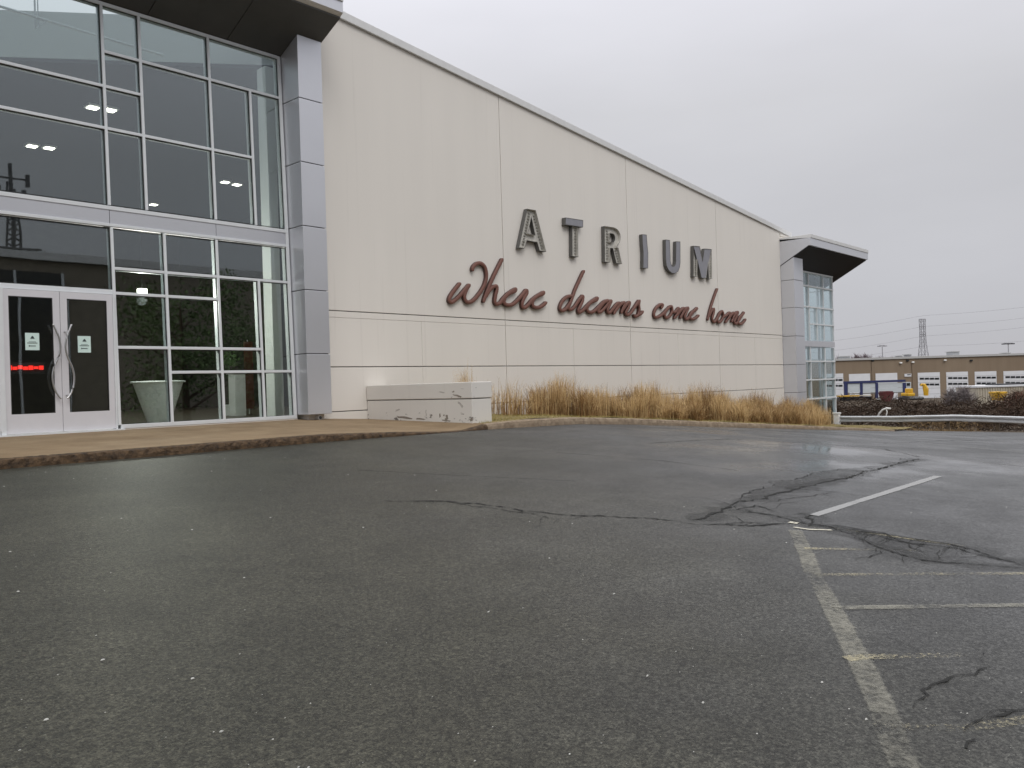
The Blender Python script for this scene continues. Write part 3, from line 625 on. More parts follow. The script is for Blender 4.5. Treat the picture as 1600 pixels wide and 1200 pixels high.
b = MB(); b.box(36.86, 41.83, 15.975, 16.1, 2.9, 3.17); b.box(41.7, 41.835, 16.105, 20.2, 2.9, 3.17); part(b, 'spandrel_band', M['acm'], parent=tw)
for a, c in zip([36.88, 38.88, 40.63], [38.82, 40.57, 41.75]):
    for d, e in ((-1.0, .40), (.46, 1.30), (1.36, 2.17), (2.23, 2.89), (3.18, 4.74), (4.80, 5.72), (5.78, 6.4)):
        b = MB(); b.box(a, c, 16.04, 16.052, d, e); part(b, 'pane', M['glass_far'], parent=tw)
for a, c in ((16.16, 17.26), (17.34, 18.66), (18.74, 20.16)):
    for d, e in ((-1.0, 2.89), (3.18, 6.4)):
        b = MB(); b.box(41.775, 41.787, a, c, d, e); part(b, 'pane', M['glass_far'], parent=tw)
b = MB(); b.box(35.9, 41.7, 20.25, 20.6, -2, 6.4); b.box(35.7, 41.85, 20.61, 48, -2.4, 6.9); part(b, 'tower_rear', M['acm'])
b = MB(); b.box(35.9, 41.66, 16.3, 20.2, 2.95, 3.12); part(b, 'tower_floor', M['white_in']); b = MB(); b.box(35.9, 41.66, 16.2, 20.2, -1.2, -1.05); part(b, 'tower_floor', M['white_in'])

# under the pillar: capped pipe end
b = MB(); b.tube([(10.95, 15.62, .915), (10.95, 15.9, .915)], .05, 12); b.tube([(10.95, 15.60, .915), (10.95, 15.622, .915)], .033, 12, 1)
part(b, 'pipe_end', [M['cap'], M['gasket']], smooth=False)
b = MB(); b.box(10.75, 11.15, 15.75, 16.2, .80, .985); part(b, 'pillar_foot', M['wall'])

# interior
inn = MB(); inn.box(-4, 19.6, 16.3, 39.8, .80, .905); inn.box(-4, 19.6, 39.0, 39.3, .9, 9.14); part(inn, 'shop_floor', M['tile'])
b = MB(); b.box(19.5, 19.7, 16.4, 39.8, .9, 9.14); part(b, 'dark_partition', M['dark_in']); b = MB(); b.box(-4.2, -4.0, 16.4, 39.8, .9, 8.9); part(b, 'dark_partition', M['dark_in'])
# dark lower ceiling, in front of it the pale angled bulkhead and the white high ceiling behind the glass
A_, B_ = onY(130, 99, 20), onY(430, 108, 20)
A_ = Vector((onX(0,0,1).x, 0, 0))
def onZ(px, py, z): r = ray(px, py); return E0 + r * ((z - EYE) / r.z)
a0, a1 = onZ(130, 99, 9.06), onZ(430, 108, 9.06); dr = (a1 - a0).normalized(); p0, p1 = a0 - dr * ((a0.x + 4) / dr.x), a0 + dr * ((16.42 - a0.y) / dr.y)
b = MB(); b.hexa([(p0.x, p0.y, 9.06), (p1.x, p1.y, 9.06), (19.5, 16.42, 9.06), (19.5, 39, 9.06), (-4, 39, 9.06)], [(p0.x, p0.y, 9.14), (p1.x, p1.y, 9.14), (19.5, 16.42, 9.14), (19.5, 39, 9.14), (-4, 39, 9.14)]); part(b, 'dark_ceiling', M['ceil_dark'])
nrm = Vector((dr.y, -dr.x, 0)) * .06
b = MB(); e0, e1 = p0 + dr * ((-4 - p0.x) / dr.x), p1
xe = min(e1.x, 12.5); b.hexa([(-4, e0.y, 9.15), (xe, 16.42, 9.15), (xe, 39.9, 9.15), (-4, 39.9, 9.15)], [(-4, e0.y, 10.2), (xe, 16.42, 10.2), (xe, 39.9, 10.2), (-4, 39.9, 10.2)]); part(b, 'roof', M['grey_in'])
M['added_skylight'] = glass('added_skylight_glass', (.76, .80, .80), .03, .2)
b = MB(); b.hexa([(-4, 16.5, 10.5), (11.0, 16.5, 10.5), (11.0, 16.9, 10.5), (-4, e0.y, 10.5)], [(-4, 16.5, 10.52), (11.0, 16.5, 10.52), (11.0, 16.9, 10.52), (-4, e0.y, 10.52)]); part(b, 'added_skylight', M['added_skylight'])  # roof glazing added over the entrance to brighten the space behind the upper panes
b = MB(); q0, q1 = onY(0, 10, 17.6), onY(150, 55, 17.6)
b.tube([q0 + (q0 - q1) * .6, q1 + (q1 - q0) * .8], .028, 8); q = onY(58, 46, 17.6); t_ = onY(54, -60, 17.6); b.tube([(q.x - .03, 17.6, t_.z), (q.x - .03, 17.6, q.z), (onY(75, 32, 17.6).x, 17.6, onY(75, 32, 17.6).z)], .018, 8); b.tube([(q.x + .03, 17.62, t_.z), (q.x + .03, 17.62, q.z + .05)], .012, 8)
part(b, 'sprinkler_pipe', M['frame'])
b = MB(); xa, xb = onY(423, 400, 17.0).x, onY(437, 400, 17.0).x; b.box(xa, xb, 17.0, 17.35, .905, 9.04); part(b, 'inner_column', M['white_in'])

# ------------------------------------------------------------------ things inside the entrance
M['lamp_glow'] = emis('lamp_glow', (1, .93, .80), 7.0); M['red_glow'] = emis('red_neon', (1, .03, .02), 1.6)
M['pot'] = mat('white_pot', (.88, .91, .89), .35); M['red_cloth'] = mat('red_panel', (.13, .012, .012), .8); M['leaf_in'] = mat('houseplant_leaf', (.06, .13, .03), .5)
spots = [(145, 170), (172, 174), (50, 230), (77, 233), (352, 286), (370, 290), (240, 321)]
labs = ['left one of the ceiling downlight pair high behind the first mullion', 'right one of the ceiling downlight pair high behind the first mullion', 'left one of the downlight pair furthest left in the upper glass', 'right one of the downlight pair furthest left in the upper glass',
        'left one of the downlight pair behind the right upper panes', 'right one of the downlight pair behind the right upper panes', 'single ceiling downlight just above the silver band']
for (px, py), la in zip(spots, labs):
    p = onZ(px, py, 8.97); t = empty('ceiling_lamp', (p.x, p.y, 9.0), 'square white ' + la if 'single' not in la else 'small square white ' + la, 'ceiling light', 'downlights in the store ceiling')
    b = MB(); b.box(-.17, .17, -.17, .17, 0, .058); b.build('housing', M['frame'], parent=t)
    b = MB(); b.box(-.12, .12, -.12, .12, -.02, -.004); b.build('lens', M['lamp_glow'], parent=t)
    ld = bpy.data.lights.new('lamp_light', 'SPOT'); ld.energy = 260; ld.spot_size = 2.3; ld.spot_blend = .6; ld.shadow_soft_size = .12; ld.color = (1, .93, .80); lo = bpy.data.objects.new('lamp_light', ld); COL.objects.link(lo); lo.parent = t; lo.location = (0, 0, -.05)
p = onY(222, 455, 17.5); t = empty('pendant_lamp', p, 'bright square pendant lamp glowing behind the pane right of the doors', 'pendant lamp')
b = MB(); b.box(-.075, .075, -.075, .075, -.05, .05); b.build('shade', M['lamp_glow'], parent=t); ld = bpy.data.lights.new('lamp_light', 'POINT'); ld.energy = 260; ld.shadow_soft_size = .1; ld.color = (1, .95, .86); lo = bpy.data.objects.new('lamp_light', ld); COL.objects.link(lo); lo.parent = t; lo.location = (0, 0, -.2); b = MB(); b.tube([(0, 0, .061), (0, 0, 9.0 - p.z)], .008, 6); b.build('cord', M['gasket'], parent=t)
t = empty('tapered_planter', (8.62, 18.4, .905), 'tall white tapered round planter standing inside the window right of the doors', 'planter')
b = MB(); sq = lambda r, z: [(-r, -r, z), (r, -r, z), (r, r, z), (-r, r, z)]
b.tube([(0, 0, 0), (0, 0, .89)], [.24, .52], 40); b.build('pot', M['pot'], parent=t, smooth=False); b = MB(); b.tube([(0, 0, .893), (0, 0, .93)], .575, 40); b.build('rim', M['pot'], parent=t, bevel=.01)
def leafball(mb, c, r, n, s, mi=0, zs=1.0, rng=random):
    for _ in range(n):
        d = Vector((rng.gauss(0, 1), rng.gauss(0, 1), rng.gauss(0, 1))).normalized() * (rng.random() ** .45) * r; p = Vector(c) + Vector((d.x, d.y, d.z * zs))
        a = Vector((rng.gauss(0, 1), rng.gauss(0, 1), rng.gauss(0, 1))).normalized() * s * rng.uniform(.6, 1.3); e = a.cross(Vector((rng.gauss(0, 1), rng.gauss(0, 1), rng.gauss(0, 1)))).normalized() * s * .45
        mb.face([p - a, p + e, p + a, p - e], mi)
p0 = onY(372, 655, 20.5); t = empty('display_pedestal', (p0.x, 20.5, .905), 'slim white square pedestal inside the shop near the corner column', 'pedestal')
b = MB(); b.box(-.16, .16, -.16, .16, 0, 1.12); b.build('column', M['white_in'], parent=t, bevel=.01); b = MB(); b.box(-.19, .19, -.19, .19, 1.122, 1.17); b.build('cap', M['white_in'], parent=t)
p0 = onY(357, 565, 21.5); b = MB(); leafball(b, (0, 0, 1.55), .3, 130, .07); lp = tag(b.build('potted_plant', M['leaf_in'], origin=(0, 0, 0)), 'small green leafy houseplant inside the shop beside the white pedestal', 'houseplant'); lp.location = (p0.x, 21.5, .905)
b = MB(); b.tube([(0, 0, .0), (0, 0, 1.4)], .03, 8); leg = b.build('stem', M['leaf_in'], parent=lp)
b = MB(); b.tube([(0, 0, 0), (0, 0, .3)], [.13, .18], 12); b.build('pot', M['pot'], parent=lp)
p0 = onY(391, 655, 22); t = empty('display_banner', (p0.x, 22, .905), 'narrow dark red hanging banner inside the shop right of the pedestal', 'banner')
b = MB(); b.box(-.14, .14, -.01, .01, .15, 2.1); b.build('cloth', M['red_cloth'], parent=t); b = MB(); b.tube([(0, .03, 0), (0, .03, 2.15)], .015, 6); b.build('pole', M['frame'], parent=t)
p0 = onY(29, 575, 26); t = empty('neon_sign', p0, 'blurred red glowing strip sign deep inside behind the left door', 'neon sign')
b = MB()
for i in range(9):
    if i in (1,): continue
    x = -.55 + i * .135; b.box(x, x + .11, -.02, .02, -.045 + .015 * math.sin(i * 2), .055 + .02 * math.cos(i * 3))
b.build('tube', M['red_glow'], parent=t); b = MB(); b.box(-.7, .7, .03, .08, -.16, .16); b.build('backing', M['dark_in'], parent=t)

# ------------------------------------------------------------------ sign letters
M['letter_side'] = mat('letter_return', (.115, .112, .105), .55, .3); M['letter_face'] = mat('grey_letter_face', (.27, .27, .295), .5, .2, noise=.06)
M['letter_in'] = mat('bare_letter_back', (.62, .60, .55), .6, .1, nscale=9, col2=(.40, .385, .345)); M['led'] = mat('lamp_strip', (.26, .25, .225), .5)
YF = 15.86
def outline(pts, sc, off): return [onY(off[0] + x * sc, off[1] + y * sc, YF) for x, y in pts]
def fill(b, loops, y, mi):
    bm = bmesh.new()
    for L in loops:
        vs_ = [bm.verts.new((p.x, y, p.z)) for p in L]
        for i in range(len(vs_)): bm.edges.new((vs_[i], vs_[(i + 1) % len(vs_)]))
    bmesh.ops.triangle_fill(bm, edges=bm.edges[:], use_beauty=True, use_dissolve=False)
    bm.faces.ensure_lookup_table()
    for f in bm.faces: b.face([v.co.copy() for v in f.verts], mi)
    bm.free()
def inset(L, d, hole=False):
    n = len(L); out = []
    ar = sum(L[i].x * L[(i + 1) % n].z - L[(i + 1) % n].x * L[i].z for i in range(n)); sgn = 1 if ar > 0 else -1
    if hole: sgn = -sgn
    for i in range(n):
        p, q, r = L[i - 1], L[i], L[(i + 1) % n]
        e1 = Vector((q.x - p.x, q.z - p.z)).normalized(); e2 = Vector((r.x - q.x, r.z - q.z)).normalized()
        n1, n2 = Vector((-e1.y, e1.x)) * sgn, Vector((-e2.y, e2.x)) * sgn; m = (n1 + n2); m = m / max(.35, m.length_squared) * 2 * .5 * 2 / 2 if m.length > .01 else n1
        m = (n1 + n2).normalized() / max(.5, (n1 + n2).normalized().dot(n1)); out.append(Vector((q.x + m.x * d, 0, q.z + m.y * d)))
    return out
def channel(name, label_, outer, holes, opened, parent):
    b = MB(); loops = [(outer, False)] + [(h, True) for h in holes]
    for L, hole in loops:
        I = inset(L, .016, hole); n = len(L)
        for i in range(n):
            j = (i + 1) % n; P = lambda p, y: (p.x, y, p.z)
            b.face([P(L[i], YF), P(L[j], YF), P(L[j], 15.985), P(L[i], 15.985)], 0)
            b.face([P(L[i], YF), P(I[i], YF), P(I[j], YF), P(L[j], YF)], 0)
            if opened: b.face([P(I[i], YF), P(I[j], YF), P(I[j], 15.94), P(I[i], 15.94)], 1)
    if opened:
        fill(b, [inset(outer, .015)] + [inset(h, .015, True) for h in holes], 15.94, 1)
    else: fill(b, [inset(outer, .015)] + [inset(h, .015, True) for h in holes], YF + .004, 2)
    o = b.build(name, [M['letter_side'], M['letter_in'], M['letter_face']], parent=parent, origin=SIGN); return o
def leds(pts, sc, off, parent, n, d=(.05, .05)):
    b = MB(); P = [onY(off[0] + x * sc, off[1] + y * sc, 15.92) for x, y in pts]
    for a, c in zip(P, P[1:]):
        k = max(2, int((c - a).length / .085))
        for i in range(k):
            q = a.lerp(c, (i + .5) / k); b.box(q.x - .035, q.x + .035, 15.905, 15.932, q.z - .014, q.z + .014)
    b.build('lamp_strip', M['led'], parent=parent, origin=SIGN)
SIGN = Vector((23, 15.98, 6.0))
sign = empty('store_sign', SIGN, 'big spaced grey capital channel letters spelling ATRIUM high on the white side wall', 'sign')
s4, o4, s5, o5 = .125, (790, 310), .09375, (980, 350)
L = channel('letter', 'A', outline([(268, 128), (378, 148), (508, 668), (425, 655), (395, 550), (268, 528), (238, 625), (165, 618)], s4, o4), [outline([(322, 235), (368, 455), (280, 438)], s4, o4)], True, sign)
leds([(300, 170), (215, 590)], s4, o4, L, 10); leds([(350, 200), (460, 640)], s4, o4, L, 10)
b = MB(); L = channel('letter', 'T', outline([(832, 345), (905, 358), (908, 735), (832, 722)], s4, o4), [], True, sign)
leds([(872, 380), (872, 710)], s4, o4, L, 8)
YF = 15.84; L2 = channel('letter_bar', 'T', outline([(750, 238), (970, 272), (968, 362), (748, 328)], s4, o4), [], False, L); L2.location = (0, 0, 0); YF = 15.86
arc = lambda cx, cy, rx, ry, a0, a1, n: [(cx + rx * math.cos(math.radians(lerp(a0, a1, i / n))), cy + ry * math.sin(math.radians(lerp(a0, a1, i / n)))) for i in range(n + 1)]
L = channel('letter', 'R', outline([(1235, 345), (1330, 358)] + arc(1335, 488, 103, 128, -80, 55, 9) + [(1390, 612), (1412, 622), (1455, 820), (1385, 812), (1342, 628), (1310, 622), (1310, 800), (1240, 795)], s4, o4), [outline([(1303, 438), (1330, 441)] + arc(1332, 495, 36, 54, -75, 75, 7) + [(1303, 545)], s4, o4)], True, sign)
leds([(1270, 390), (1272, 770)], s4, o4, L, 9); leds([(1370, 640), (1415, 800)], s4, o4, L, 5)
L = channel('letter', 'I', outline([(250, 170), (325, 178), (335, 330), (350, 480), (348, 740), (268, 735), (270, 480), (258, 330)], s5, o5), [], False, sign)
L = channel('letter', 'U', outline([(640, 258), (712, 268), (722, 620)] + [(735, 670), (755, 705), (785, 700), (805, 670), (812, 620)] + [(815, 288), (885, 292), (887, 640)] + [(878, 720), (850, 790), (800, 825), (745, 818), (690, 770), (655, 690), (645, 600)], s5, o5), [], False, sign)
L = channel('letter', 'M', outline([(1105, 362), (1210, 372), (1262, 600), (1288, 408), (1408, 420), (1415, 915), (1360, 915), (1352, 640), (1318, 905), (1240, 900), (1172, 600), (1170, 878), (1105, 878)], s5, o5), [], True, sign)
b = MB(); 
fill(b, [outline([(1112, 366), (1208, 376), (1262, 640), (1292, 414), (1402, 424), (1312, 900), (1246, 896)], s5, o5)], 15.872, 0); b.build('letter_web', M['letter_face'], parent=L, origin=SIGN)
leds([(1140, 560), (1140, 860)], s5, o5, L, 6); leds([(1388, 600), (1388, 890)], s5, o5, L, 6)

# handwritten slogan
M['script'] = mat('oxblood_script', (.165, .070, .050), .5, 0, noise=.08, nscale=2)
M['script_side'] = mat('oxblood_return', (.075, .030, .024), .5)
def spline(pts, k=5):
    Q = []
    for i in range(len(pts) - 1):
        p0, p1, p2, p3 = pts[max(i - 1, 0)], pts[i], pts[i + 1], pts[min(i + 2, len(pts) - 1)]
        for j in range(k):
            t = j / k; Q.append(.5 * ((2 * p1) + (p2 - p0) * t + (2 * p0 - 5 * p1 + 4 * p2 - p3) * t * t + (3 * p1 - p0 - 3 * p2 + p3) * t ** 3))
    Q.append(pts[-1]); return Q
def stroke(b, pts, sc, off, w, yo):
    P = [onY(off[0] + x * sc, off[1] + y * sc, 15.90) for x, y in pts]; Q = spline([Vector((p.x, p.z)) for p in P]); n = len(Q); rows = []
    arr = [0]
    for a, c in zip(Q, Q[1:]): arr.append(arr[-1] + (c - a).length)
    T = arr[-1]
    for i, q in enumerate(Q):
        d = (Q[min(i + 1, n - 1)] - Q[max(i - 1, 0)]).normalized(); nn = Vector((-d.y, d.x)); e = min(arr[i], T - arr[i]); r = w / 2 * math.sqrt(max(.06, min(1, 1 - (1 - min(1, e / (w * .5))) ** 2)))
        prof = [(-1, 15.985), (-1, 15.915), (-.85, 15.903), (0, 15.893), (.85, 15.903), (1, 15.915), (1, 15.985)]
        rows.append([(q.x + nn.x * r * a, y + (yo if y < 15.95 else 0), q.y + nn.y * r * a) for a, y in prof])
    for a, c in zip(rows, rows[1:]):
        for k in range(6): b.face([a[k], c[k], c[k + 1], a[k + 1]], 1 if k in (0, 5) else 0)
    b.face(rows[0], 1); b.face(rows[-1][::-1], 1)
slog = empty('slogan_sign', (23, 15.98, 4.4), 'dark red handwritten script lettering Where dreams come home under the grey capitals', 'sign')
def word(strokes, sc, off, w):
    b = MB()
    for i, s_ in enumerate(strokes): stroke(b, s_, sc, off, w, -.0025 * i)
    o = b.build('script_word', [M['script'], M['script_side']], parent=slog, origin=(23, 15.98, 4.4), smooth=False); return o
word([[(288, 488), (225, 565), (155, 660), (122, 735), (150, 772), (205, 745), (290, 665), (370, 570), (425, 508)],
      [(425, 508), (375, 590), (345, 680), (362, 748), (410, 772), (480, 742), (570, 640), (635, 530), (668, 420), (665, 320), (640, 245), (590, 202), (540, 200), (492, 232), (465, 280), (470, 318)],
      [(908, 130), (865, 210), (800, 340), (720, 510), (660, 660), (620, 780)],
      [(655, 700), (700, 615), (760, 550), (815, 538), (822, 590), (800, 680), (792, 765), (820, 800), (870, 780), (920, 715), (985, 650), (1060, 600), (1098, 580), (1085, 610), (1010, 640), (945, 700), (925, 775), (970, 812), (1045, 808), (1110, 760), (1170, 695), (1225, 630), (1260, 582)],
      [(1260, 582), (1262, 640), (1222, 705), (1195, 775), (1195, 838), (1235, 850), (1290, 800), (1340, 740), (1420, 680), (1508, 628), (1490, 655), (1410, 685), (1350, 750), (1345, 820), (1395, 850), (1470, 838), (1552, 770)]], .10625, (690, 390), .104)
word([[(540, 125), (500, 200), (450, 310), (400, 420), (360, 530), (320, 640), (295, 715), (335, 735), (390, 690), (450, 600), (500, 535), (520, 510)],
      [(345, 522), (280, 535), (210, 592), (165, 680), (165, 735), (205, 752), (265, 710), (325, 620)],
      [(520, 510), (515, 590), (475, 680), (445, 750), (465, 780), (530, 735), (590, 670), (670, 600), (745, 555), (725, 590), (650, 620), (590, 690), (590, 755), (640, 778), (700, 755), (770, 690), (850, 615), (918, 590)],
      [(918, 590), (850, 625), (785, 700), (752, 765), (795, 770), (865, 700), (925, 625), (966, 590)],
      [(966, 590), (930, 670), (898, 750), (925, 788), (985, 730), (1040, 660), (1085, 632), (1065, 690), (990, 810)],
      [(1030, 750), (1105, 655), (1165, 628), (1150, 690), (1110, 800)], [(1135, 745), (1200, 650), (1245, 625), (1228, 700), (1182, 790), (1215, 820), (1265, 785), (1330, 690), (1400, 585)],
      [(1400, 585), (1388, 660), (1395, 740), (1375, 820), (1330, 845), (1308, 812)], [(1375, 822), (1425, 795), (1452, 758)]], .1, (860, 410), .104)
word([[(298, 372), (328, 325), (290, 320), (232, 372), (205, 440), (215, 490), (262, 490), (325, 450), (380, 390), (430, 342)],
      [(430, 342), (385, 390), (352, 455), (368, 500), (415, 485), (455, 415), (452, 352), (430, 342)],
      [(455, 420), (500, 420), (545, 368), (535, 430), (480, 515)], [(515, 475), (585, 388), (622, 372), (600, 440), (563, 512)], [(590, 460), (645, 380), (678, 368), (650, 430), (628, 495), (655, 522), (700, 480), (745, 420), (800, 368), (780, 395), (725, 430), (695, 490), (735, 522), (785, 502), (825, 465)]], .1125, (1000, 440), .104)
word([[(1085, 95), (1060, 155), (1020, 270), (980, 400), (948, 540)], [(965, 490), (1000, 410), (1035, 378), (1032, 435), (1012, 515), (1040, 560), (1085, 500), (1140, 412)],
      [(1140, 412), (1102, 460), (1082, 530), (1102, 565), (1140, 540), (1168, 475), (1155, 418), (1140, 412)], [(1165, 490), (1205, 470), (1255, 430), (1245, 490), (1190, 572)], [(1225, 530), (1285, 450), (1318, 435), (1305, 500), (1275, 562)],
      [(1290, 520), (1340, 435), (1368, 428), (1340, 500), (1315, 560), (1345, 582), (1395, 510), (1450, 428), (1430, 460), (1385, 500), (1365, 560), (1400, 588), (1440, 565), (1475, 520)]], .1125, (1000, 440), .104)

# ------------------------------------------------------------------ concrete planter wall by the sidewalk
def stained():
    m = wallmat('chipped_white_paint', (.66, .635, .59)); n = m.node_tree.nodes; l = m.node_tree.links; b = n['Principled BSDF']; src = b.inputs['Base Color'].links[0].from_socket
    t = n.new('ShaderNodeTexCoord'); mp_ = n.new('ShaderNodeMapping'); mp_.inputs['Scale'].default_value = (1, 1, 1.6); l.new(t.outputs['Object'], mp_.inputs[0])
    a = n.new('ShaderNodeTexNoise'); a.inputs['Scale'].default_value = 3.6; a.inputs['Detail'].default_value = 7; a.inputs['Roughness'].default_value = .72; l.new(mp_.outputs[0], a.inputs['Vector'])
    sp = n.new('ShaderNodeSeparateXYZ'); l.new(t.outputs['Object'], sp.inputs[0])
    h = n.new('ShaderNodeMapRange'); l.new(sp.outputs['Z'], h.inputs[0]); h.inputs[1].default_value = 0; h.inputs[2].default_value = .35; h.inputs[3].default_value = .13; h.inputs[4].default_value = 0
    s_ = n.new('ShaderNodeMath'); s_.operation = 'ADD'; l.new(a.outputs['Fac'], s_.inputs[0]); l.new(h.outputs[0], s_.inputs[1])
    r = n.new('ShaderNodeMapRange'); l.new(s_.outputs[0], r.inputs[0]); r.inputs[1].default_value = .665; r.inputs[2].default_value = .69; r.inputs[4].default_value = .85
    mi = n.new('ShaderNodeMix'); mi.data_type = 'RGBA'; l.new(r.outputs[0], mi.inputs[0]); l.new(src, mi.inputs[6]); mi.inputs[7].default_value = (.10, .085, .07, 1); l.new(mi.outputs[2], b.inputs['Base Color'])
    return m
M['stained'] = stained()
pl = empty('planter_wall', (12.85, 14.2, .72), 'low white painted concrete planter wall with scuffed chipped paint jutting from the store', 'planter wall')
b = MB(); x0, x1, y0, y1 = 12.555, 13.15, 12.46, 15.985
b.box(x0, x1, y0, y1, .60, 1.235); part_ = b.build('lower_block', M['stained'], parent=pl, origin=pl.location, bevel=.015)
b = MB(); b.box(x0 - .012, x1 + .012, y0 - .012, y1, 1.252, 1.60); b.build('upper_block', M['stained'], parent=pl, origin=pl.location, bevel=.015)
b = MB(); b.box(x0 + .02, x1 - .02, y0 + .02, y1 - .01, 1.236, 1.251); b.build('joint_backing', M['groove'], parent=pl, origin=pl.location)
M['chip'] = mat('bare_concrete_chip', (.23, .20, .165), .95, noise=.3, nscale=30); M['chip_pale'] = mat('scuffed_paint', (.43, .405, .37), .9, noise=.2, nscale=20)
rc = random.Random(9)
for pts, mm in (([(955, 262), (1000, 268), (1035, 282), (1030, 294), (1000, 284), (965, 272)], 'chip'), ([(828, 240), (850, 236), (882, 246), (880, 254), (850, 250)], 'chip_pale'), ([(950, 236), (968, 232), (972, 244), (955, 246)], 'chip'), ([(1015, 210), (1055, 212), (1040, 218)], 'chip_pale'),
                ([(1000, 322), (1025, 340), (1048, 372), (1040, 386), (1022, 358), (1005, 345)], 'chip_pale'), ([(445, 405), (478, 392), (485, 402), (450, 418)], 'chip_pale'), ([(835, 440), (846, 432), (850, 465), (838, 470)], 'chip'), ([(870, 448), (885, 444), (880, 462)], 'chip'),
                ([(890, 450), (910, 446), (915, 480), (905, 496), (885, 486), (897, 470)], 'chip'), ([(455, 455), (520, 462), (600, 478), (590, 486), (470, 474)], 'chip'), ([(640, 472), (720, 486), (700, 492), (630, 484)], 'chip'), ([(750, 452), (764, 448), (762, 462)], 'chip'),
                ([(1105, 490), (1125, 470), (1135, 496), (1115, 506)], 'chip'), ([(715, 402), (722, 402), (724, 460), (716, 462)], 'chip_pale'), ([(355, 430), (368, 425), (366, 440)], 'chip_pale'), ([(860, 490), (940, 498), (930, 506), (865, 500)], 'chip')):
    P = []
    for (ax, ay), (bx_, by_) in zip(pts, pts[1:] + pts[:1]):
        for k in range(3): P.append((lerp(ax, bx_, k / 3) + rc.gauss(0, 2.0), lerp(ay, by_, k / 3) + rc.gauss(0, 1.6)))
    up_ = sum(p[1] for p in pts) / len(pts) < 312
    Q = [onX(540 + .175 * x, 570 + .175 * y, 12.541 if up_ else 12.553) for x, y in P]
    Q = [q for q in Q]; xb_ = 12.5455 if up_ else 12.5575
    b = MB(); b.hexa([(q.x, q.y, q.z) for q in Q], [(xb_, q.y, q.z) for q in Q]); b.build('paint_chip', M[mm], parent=pl, origin=pl.location)

# ------------------------------------------------------------------ dry ornamental grass
M['straw'] = mat('dry_straw', (.52, .35, .155), .8, nscale=3, col2=(.72, .54, .29)); M['straw_dark'] = mat('dry_straw_base', (.15, .08, .03), .9, nscale=4, col2=(.36, .21, .08))
def clump(n, h, r, lean_, seed, dark=.3, spread=1.0):
    rg = random.Random(seed); b = MB()
    cores = [(rg.gauss(0, r * .45), rg.gauss(0, r * .3), rg.uniform(.7, 1.08)) for _ in range(7)]
    for i in range(n):
        cx_, cy_, ch = rg.choice(cores); a = rg.uniform(0, 6.283); rr = abs(rg.gauss(0, .11)) * spread; hh = h * ch * rg.uniform(.5, 1.05); le = lean_ * abs(rg.gauss(0, 1)) * .8
        d = Vector((math.cos(a), math.sin(a), 0)); p = d * rr + Vector((cx_, cy_, 0)); w = rg.uniform(.0028, .0065); ta = rg.uniform(0, 3.14); sd_ = Vector((math.cos(ta), math.sin(ta), 0)) * w
        if rg.random() < .10: hh *= .75; le = rg.uniform(.4, 1.1)
        if rg.random() < .03: hh *= .5; le = rg.uniform(1.2, 2.2)
        q = p + d * le * .22 * hh + Vector((0, 0, hh * .5)); q2 = p + d * le * .55 * hh + Vector((0, 0, hh * .8)); t = p + d * le * hh + Vector((rg.gauss(0, .04), rg.gauss(0, .04), hh * (1 - .12 * le)))
        m = 1 if rg.random() < dark else 0; m0 = 1 if rg.random() < .35 + dark else 0
        b.face([p - sd_, p + sd_, q + sd_ * .9, q - sd_ * .9], m0); b.face([q - sd_ * .9, q + sd_ * .9, q2 + sd_ * .7, q2 - sd_ * .7], m); b.face([q2 - sd_ * .7, q2 + sd_ * .7, t + sd_ * .2, t - sd_ * .2], m)
        if rg.random() < .4:
            for k in range(4):
                o = t.lerp(q2, .22 * k); e = Vector((rg.gauss(0, 1), rg.gauss(0, 1), .9)).normalized() * .05; b.face([o, o + e + sd_ * .6, o + e * 1.4, o + e - sd_ * .6], m)
    return b
protos = [clump(nn_, 1.0, .55, le_, 100 + k, dk_).build('grass_clump', [M['straw'], M['straw_dark']]) for k, (nn_, le_, dk_) in enumerate(((620, .22, .25), (900, .28, .55), (420, .16, .12), (980, .34, .35), (720, .26, .75), (560, .20, .18)))]
thin = [clump(130, 1.0, .24, .10, 200 + k).build('grass_clump', [M['straw'], M['straw_dark']]) for k in range(2)]
GR = 'dry ornamental grasses along the store wall'
ORD = ['first', 'second', 'third', 'fourth', 'fifth', 'sixth', 'seventh', 'eighth', 'ninth', 'tenth', 'eleventh', 'twelfth', 'thirteenth', 'fourteenth', 'fifteenth', 'sixteenth', 'seventeenth', 'eighteenth', 'nineteenth', 'twentieth', 'twenty-first', 'twenty-second', 'twenty-third', 'twenty-fourth', 'twenty-fifth', 'twenty-sixth', 'twenty-seventh', 'twenty-eighth', 'twenty-ninth', 'thirtieth']
used = set()
def put(src, x, y, s, h, label, z=None):
    o = src if src.name not in used else src.copy()
    if src.name in used: COL.objects.link(o)
    used.add(src.name); o.location = (x, y, (bedz(x, y) if z is None else z) - .02); o.scale = (s, s, h); o.rotation_euler.z = random.uniform(0, 6.28); return tag(o, label, 'grass', GR)
rb = random.Random(21); R3 = (('back row', 15.05, 17.9, 1.08), ('middle row', 14.4, 18.0, .98), ('front row', 13.45, 20.4, .72))
